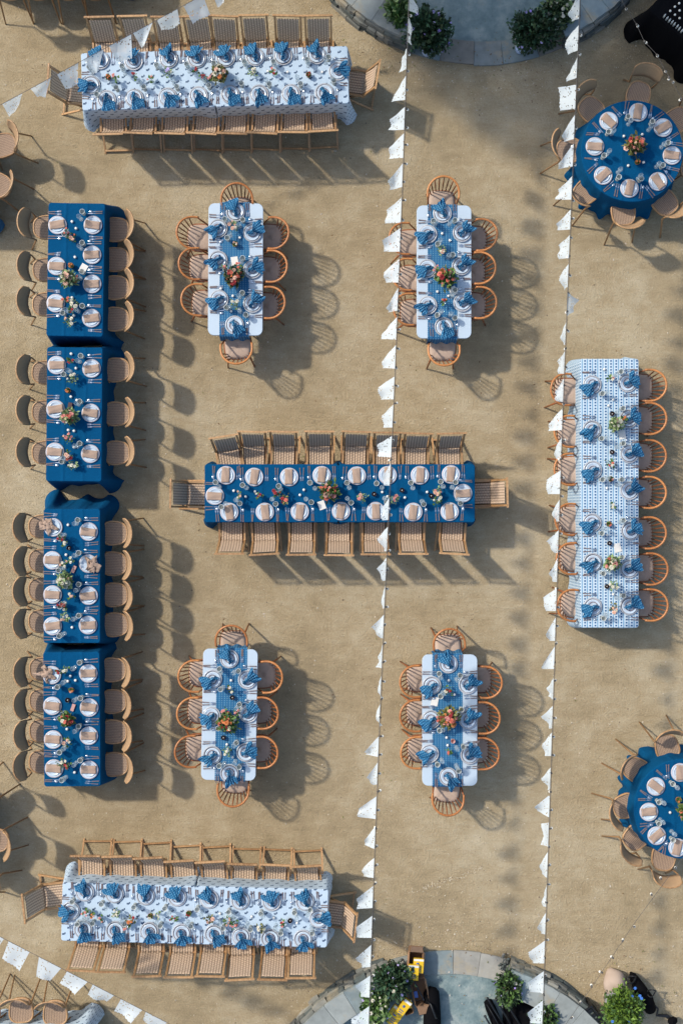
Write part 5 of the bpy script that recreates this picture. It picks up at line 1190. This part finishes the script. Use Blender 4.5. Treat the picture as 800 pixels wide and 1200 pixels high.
# bundle of black poles and bag right of the entry
q = P(578, 1190, .1); e = empty('pole_bag', (q[0], q[1], 0), radians(22), 'thick black padded pole bag, leftmost of the black gear at bottom', 'bag')
mobj('bag_body', blob('bag_body', [(0, .24, .07), (0, .22, .08), (0, .12, .09), (0, -.4, .09), (0, -.45, .08)], [.02, .06, .075, .08, .02], 'black_cloth'), e)
mb = MB(); mb.tube([(-.03, .2, .14), (0, .05, .2), (.02, -.15, .17)], .008, 5); mobj('strap', mb.build('strap', M['black']), e)
for i, (x0, y0, x1, y1) in enumerate(((571, 1170, 592, 1205), (581, 1171, 600, 1204), (592, 1174, 612, 1206), (568, 1191, 580, 1212))):
    a = P(x0, y0, .35 - .03*i); b_ = P(x1, y1, .08); mb = MB(); mb.tube([(0, 0, 0), Vector(b_)-Vector(a)], [.012, .016], 8)
    mb.ball((0, 0, 0), .02, 8, 5)
    mobj('tripod_pole', mb.build('tripod_pole', M['black']), None, a, 0, 'thin black pole, %s from left in the black gear at bottom' % ORD[i], 'pole', 'black poles leaning together')
q = P(612, 1192, .1); e = empty('black_tarp', (q[0], q[1], 0), 0, 'crumpled black cloth behind the wispy plant at the bottom edge', 'cloth')
def tf(u, v): x, y = (u-.5)*.55, (v-.5)*.5; return (x, y, .03 + .13*(1-(2*u-1)**4)*(1-(2*v-1)**4)*(.6+.5*noise.noise(Vector((u*4, v*4, 2)))))
mobj('folded_cloth', grid(20, 20, tf, lambda u, v: (u, v)).build('folded_cloth', M['black_cloth']), e)
# slatted black crate
q = P(688, 1202, .3); e = empty('black_crate', (q[0], q[1], 0), radians(38), 'slatted black plastic crate against the bottom right patio wall', 'crate')
W, D, Hc = .42, .36, .3
for sx in (-1, 1):
    for sy in (-1, 1): mb = MB(); mb.box((sx*W/2, sy*D/2, Hc/2+.01), (.03, .03, Hc)); mobj('corner_post', mb.build('corner_post', M['black']), e)
for k in range(3):
    for s in (-1, 1):
        mb = MB(); mb.box((0, s*D/2, .06+k*.105), (W-.034, .014, .06)); mobj('slat', mb.build('slat', M['black']), e)
        mb = MB(); mb.box((s*W/2, 0, .06+k*.105), (.014, D-.034, .06)); mobj('slat', mb.build('slat', M['black']), e)
for k in range(4): mb = MB(); mb.box((0, -D/2+.05+k*.09, Hc-.02-.02*k % .03), (W-.05, .04, .02)); mobj('lid_slat', mb.build('lid_slat', M['black']), e)
mb = MB(); mb.box((0, 0, .02), (W-.04, D-.04, .015)); mobj('base', mb.build('base', M['black']), e)
# pale boulder
q = P(721, 1153, .2); mb = MB(); rr = random.Random(2); o = []; n_, m_ = 18, 10
for i in range(m_+1):
    t = pi*i/m_
    for k in range(n_):
        a = 2*pi*k/n_; d = Vector((sin(t)*cos(a), sin(t)*sin(a), -cos(t))); s_ = 1 + .22*noise.noise(d*1.1+Vector((3, 1, 0))) ; o.append((d.x*.165*s_, d.y*.19*s_, max(0, .13+d.z*.17*s_)))
mb.add(o, [(i*n_+k, i*n_+(k+1) % n_, (i+1)*n_+(k+1) % n_, (i+1)*n_+k) for i in range(m_) for k in range(n_)], True)
mobj('boulder', mb.build('boulder', M['boulder']), None, (q[0], q[1], -.005), .4, 'pale smooth boulder behind the green bush with blue flowers', 'rock')
# black tote with loop handles
q = P(753, 1166, .25); e = empty('black_tote', (q[0], q[1], 0), radians(28), 'black bag with two loop handles beside the bright green bush', 'bag')
mobj('bag_body', blob('bag_body', [(0, .27, .05), (0, .25, .1), (.0, .1, .17), (0, -.1, .2), (.0, -.27, .15), (0, -.3, .08)], [.02, .055, .09, .115, .085, .02], 'black_cloth'), e)
for wx_, wy_ in ((-.165, .235), (.115, .04)):
    cx_, cy_ = wx_*cos(radians(28))+wy_*sin(radians(28)), -wx_*sin(radians(28))+wy_*cos(radians(28))
    mb = MB(); mb.tube([(cx_+.062*cos(a), cy_+.045*sin(a), .27+.03*sin(a*2)) for a in [2*pi*i/20 for i in range(21)]], .009, 6); mobj('loop_handle', mb.build('loop_handle', M['black']), e)
mb = MB(); mb.tube([(.06, -.2, .2), (.1, -.32, .15), (.04, -.42, .1), (.16, -.5, .08), (.22, -.62, .1)], [.02, .014, .018, .03, .03], 8); mobj('strap', mb.build('strap', M['black']), e)
mb = MB(); mb.ball((.2, -.58, .12), .075, 9, 6, (1, .8, .7), .15, rr); mobj('pouch', mb.build('pouch', M['black_cloth']), e)
# black draped bar table
q = P(812, 13, ZT); rz = radians(-40); W, D = .95, .76
e = table_under(W-.03, D-.03, q, rz, 'plain folding table hidden under the black cloth')
me = cloth_mesh(W, D, ZT, .01, M['black_cloth'], 77, flare=.06, corner=.14, amp=.045, ns=(60, 50))
mobj('tablecloth', me, None, (q[0], q[1], 0), rz, 'black tablecloth spreading on the ground, top right corner', 'tablecloth')
def barrow(pts, tall, nm, lab, grp):
    for i, (x, y) in enumerate(pts):
        p_ = P(x, y, ZT+.1); mb = MB()
        if tall: mb.lathe([(0, 0), (.012, 0), (.012, .07), (.006, .09), (.006, .11), (0, .11)], 8)
        else: mb.ball((0, 0, .02), .017, 8, 5)
        mobj(nm, mb.build(nm, M['bulb' if not tall else 'glass_rim']), None, (p_[0], p_[1], ZT+.002), 0, lab % ORD[i], nm.replace('_', ' '), grp)
barrow([(779, 17), (782, 20), (785, 22.5), (788, 24.5), (790.5, 27), (794, 29.5), (796.5, 32), (799.5, 34.5)], True, 'small_bottle', 'small clear bottle, %s from left in the front row on the black table', 'bottles in rows on the black table')
barrow([(786.5, 10), (792, 14.5), (797.5, 18.5), (792, 5), (797.5, 9.5), (797, 1)], False, 'glass_bead', 'small round pale candle, %s from left behind the bottles on the black table', 'round candles on the black table')

# ------------------------------------------------------------------ things cut by the frame
chair_at_seat('cafe', 5, 170, radians(192), 'cane cafe chair cut by the left edge, level with the upper white-print table', 'cane cafe chairs')
chair_at_seat('cafe', -1, 217, radians(160), 'cane cafe chair cut by the left edge, lower of two near the patterned cloth', 'cane cafe chairs')
q = P(-66, 195, ZT); table_under(.76, 1.2, q, 0, 'plain folding table hidden by the left edge'); mobj('tablecloth', cloth_mesh(.80, 1.2, ZT, .05, M['runner'], 88, flare=.09, corner=.16, amp=.03), None, (q[0], q[1], 0), 0, 'blue dotted tablecloth just cut by the left edge', 'tablecloth')
q = P(-62, 985, ZT); t = round_table('X14', -1, -1, 1, 'x', 1) if False else None
TABLE_NAMES['TX'] = 'round table beyond the left edge'; round_table('TX', -86, 975, 57, 'round navy tablecloth beyond the left edge of the picture', 43)
chair_at_seat('cafe', -4, 985, radians(180), 'cane cafe chair half cut by the left edge below the short navy tables', 'cane cafe chairs')
chair_at_seat('cafe', -18, 931, radians(220), 'cane cafe chair of which only legs show, upper left edge of the lower left corner', 'cane cafe chairs')
chair_at_seat('cafe', -16, 1028, radians(140), 'cane cafe chair of which one leg shows, low on the left edge', 'cane cafe chairs')
for i, x in enumerate((12, 46, 81, 112)): chair_at_seat('cafe', x, -15, radians(90), 'cane cafe chair cut by the top edge, %s from left' % ORD[i], 'cane cafe chairs')
q = P(62, -72, ZT); table_under(1.9, .76, q, 0, 'plain folding table beyond the top edge'); mobj('tablecloth', cloth_mesh(1.95, .78, ZT, .05, M['navy'], 89, flare=.03, corner=.1, amp=.02), None, (q[0], q[1], 0), 0, 'navy tablecloth beyond the top edge of the picture', 'tablecloth')
for i, (x, y) in enumerate(((-14, 1184), (25, 1184), (65, 1187))): chair_at_seat('cafe', x, y, radians(-90), 'cane cafe chair with legs showing, %s from left at the bottom left edge' % ORD[i], 'cane cafe chairs')
q = P(11, 1249, ZT); table_under(1.98, .8, q, 0, 'plain folding table at the bottom left edge'); mobj('tablecloth', cloth_mesh(2.05, .86, ZT, .05, M['dash'], 90, flare=.04, corner=.08, amp=.03), None, (q[0], q[1], 0), 0, 'white-print tablecloth cut by the bottom left edge under two cane chairs', 'tablecloth')

rr = random.Random(31); mb = MB()
spots = [P(x, y) for x, y in ((503, 60), (627, 62), (470, 40), (460, 1165), (597, 1178), (715, 1165), (745, 1150), (585, 70), (540, 1120))]
for i in range(620):
    if i < 330: c = spots[i % len(spots)]; x, y = c[0]+rr.gauss(0, .4), c[1]+rr.gauss(0, .35); z = .04
    else: x, y, z = rr.uniform(-5, 5), rr.uniform(-7.4, 7.4), .002
    for cx_, cy_, cr_ in ((2.0, 9.35, 2.92), (1.56, -9.26, 2.95)):
        d_ = sqrt((x-cx_)**2+(y-cy_)**2); z = max(z, .34) if cr_-.42 < d_ < cr_ - .05 and False else z
    a = rr.uniform(0, 6.28); l = rr.uniform(.008, .022); w = l*rr.uniform(.3, .5); mb.mi = rr.choice((0, 0, 1, 2))
    mb.add([(x+l*cos(a), y+l*sin(a), z+rr.uniform(0, .006)), (x-w*sin(a), y+w*cos(a), z+.003), (x-l*cos(a), y-l*sin(a), z+rr.uniform(0, .006)), (x+w*sin(a), y-w*cos(a), z)], [(0, 1, 2, 3)])
mobj('leaf_litter', mb.build('leaf_litter', [simple('dry_leaf', (.16, .10, .05), .9, .4, island=.6), M['l_olive'], simple('pale_petal', (.55, .48, .40), .9, .2)]), label='dry leaves and fallen petals scattered over the sand', cat='leaves', kind='stuff')
# ------------------------------------------------------------------ tree beyond the top edge whose shade falls on the top right
tq = (-.75, 10.35); e = empty('shade_tree', (tq[0], tq[1], 0), 0, 'tree beyond the top edge shading the upper right', 'tree')
mb = MB(); mb.tube([(0, 0, 0), (.1, -.1, 1.5), (0, .05, 3.2), (.1, -.3, 4.6)], [.22, .17, .13, .06], 10)
for k in range(7):
    a = k*.9; mb.tube([(0, 0, 2.4+.25*k), (1.1*cos(a), .7*sin(a)-.3, 4+.15*k), (2.4*cos(a), 1.3*sin(a)-.5, 4.9+.1*k)], [.08, .05, .02], 6)
mobj('trunk', mb.build('trunk', M['bark']), e)
mb = MB(); rr = random.Random(6)
clumps = [(rr.uniform(-2.4, 3.0), rr.uniform(-2.2, 1.8), rr.uniform(4.2, 5.6), rr.uniform(.6, 1.0)) for _ in range(75)]
for (cx_, cy_, cz_, cr) in clumps:
    for i in range(150):
        d = Vector((rr.gauss(0, 1), rr.gauss(0, 1), rr.gauss(0, .7))).normalized()*cr*rr.random()**.4; c = Vector((cx_, cy_, cz_)) + d
        o1 = Vector((rr.gauss(0, 1), rr.gauss(0, 1), rr.gauss(0, .6))).normalized()*.11; o2 = o1.cross(Vector((rr.gauss(0, 1), rr.gauss(0, 1), rr.gauss(0, 1)))).normalized()*.06
        mb.add([c-o1, c+o2, c+o1, c-o2], [(0, 1, 2, 3)])
mobj('crown', mb.build('crown', M['l_dark']), e)
if LONG: print('LABEL LENGTH', LONG[:10], len(LONG))
print('objects', len(bpy.data.objects))
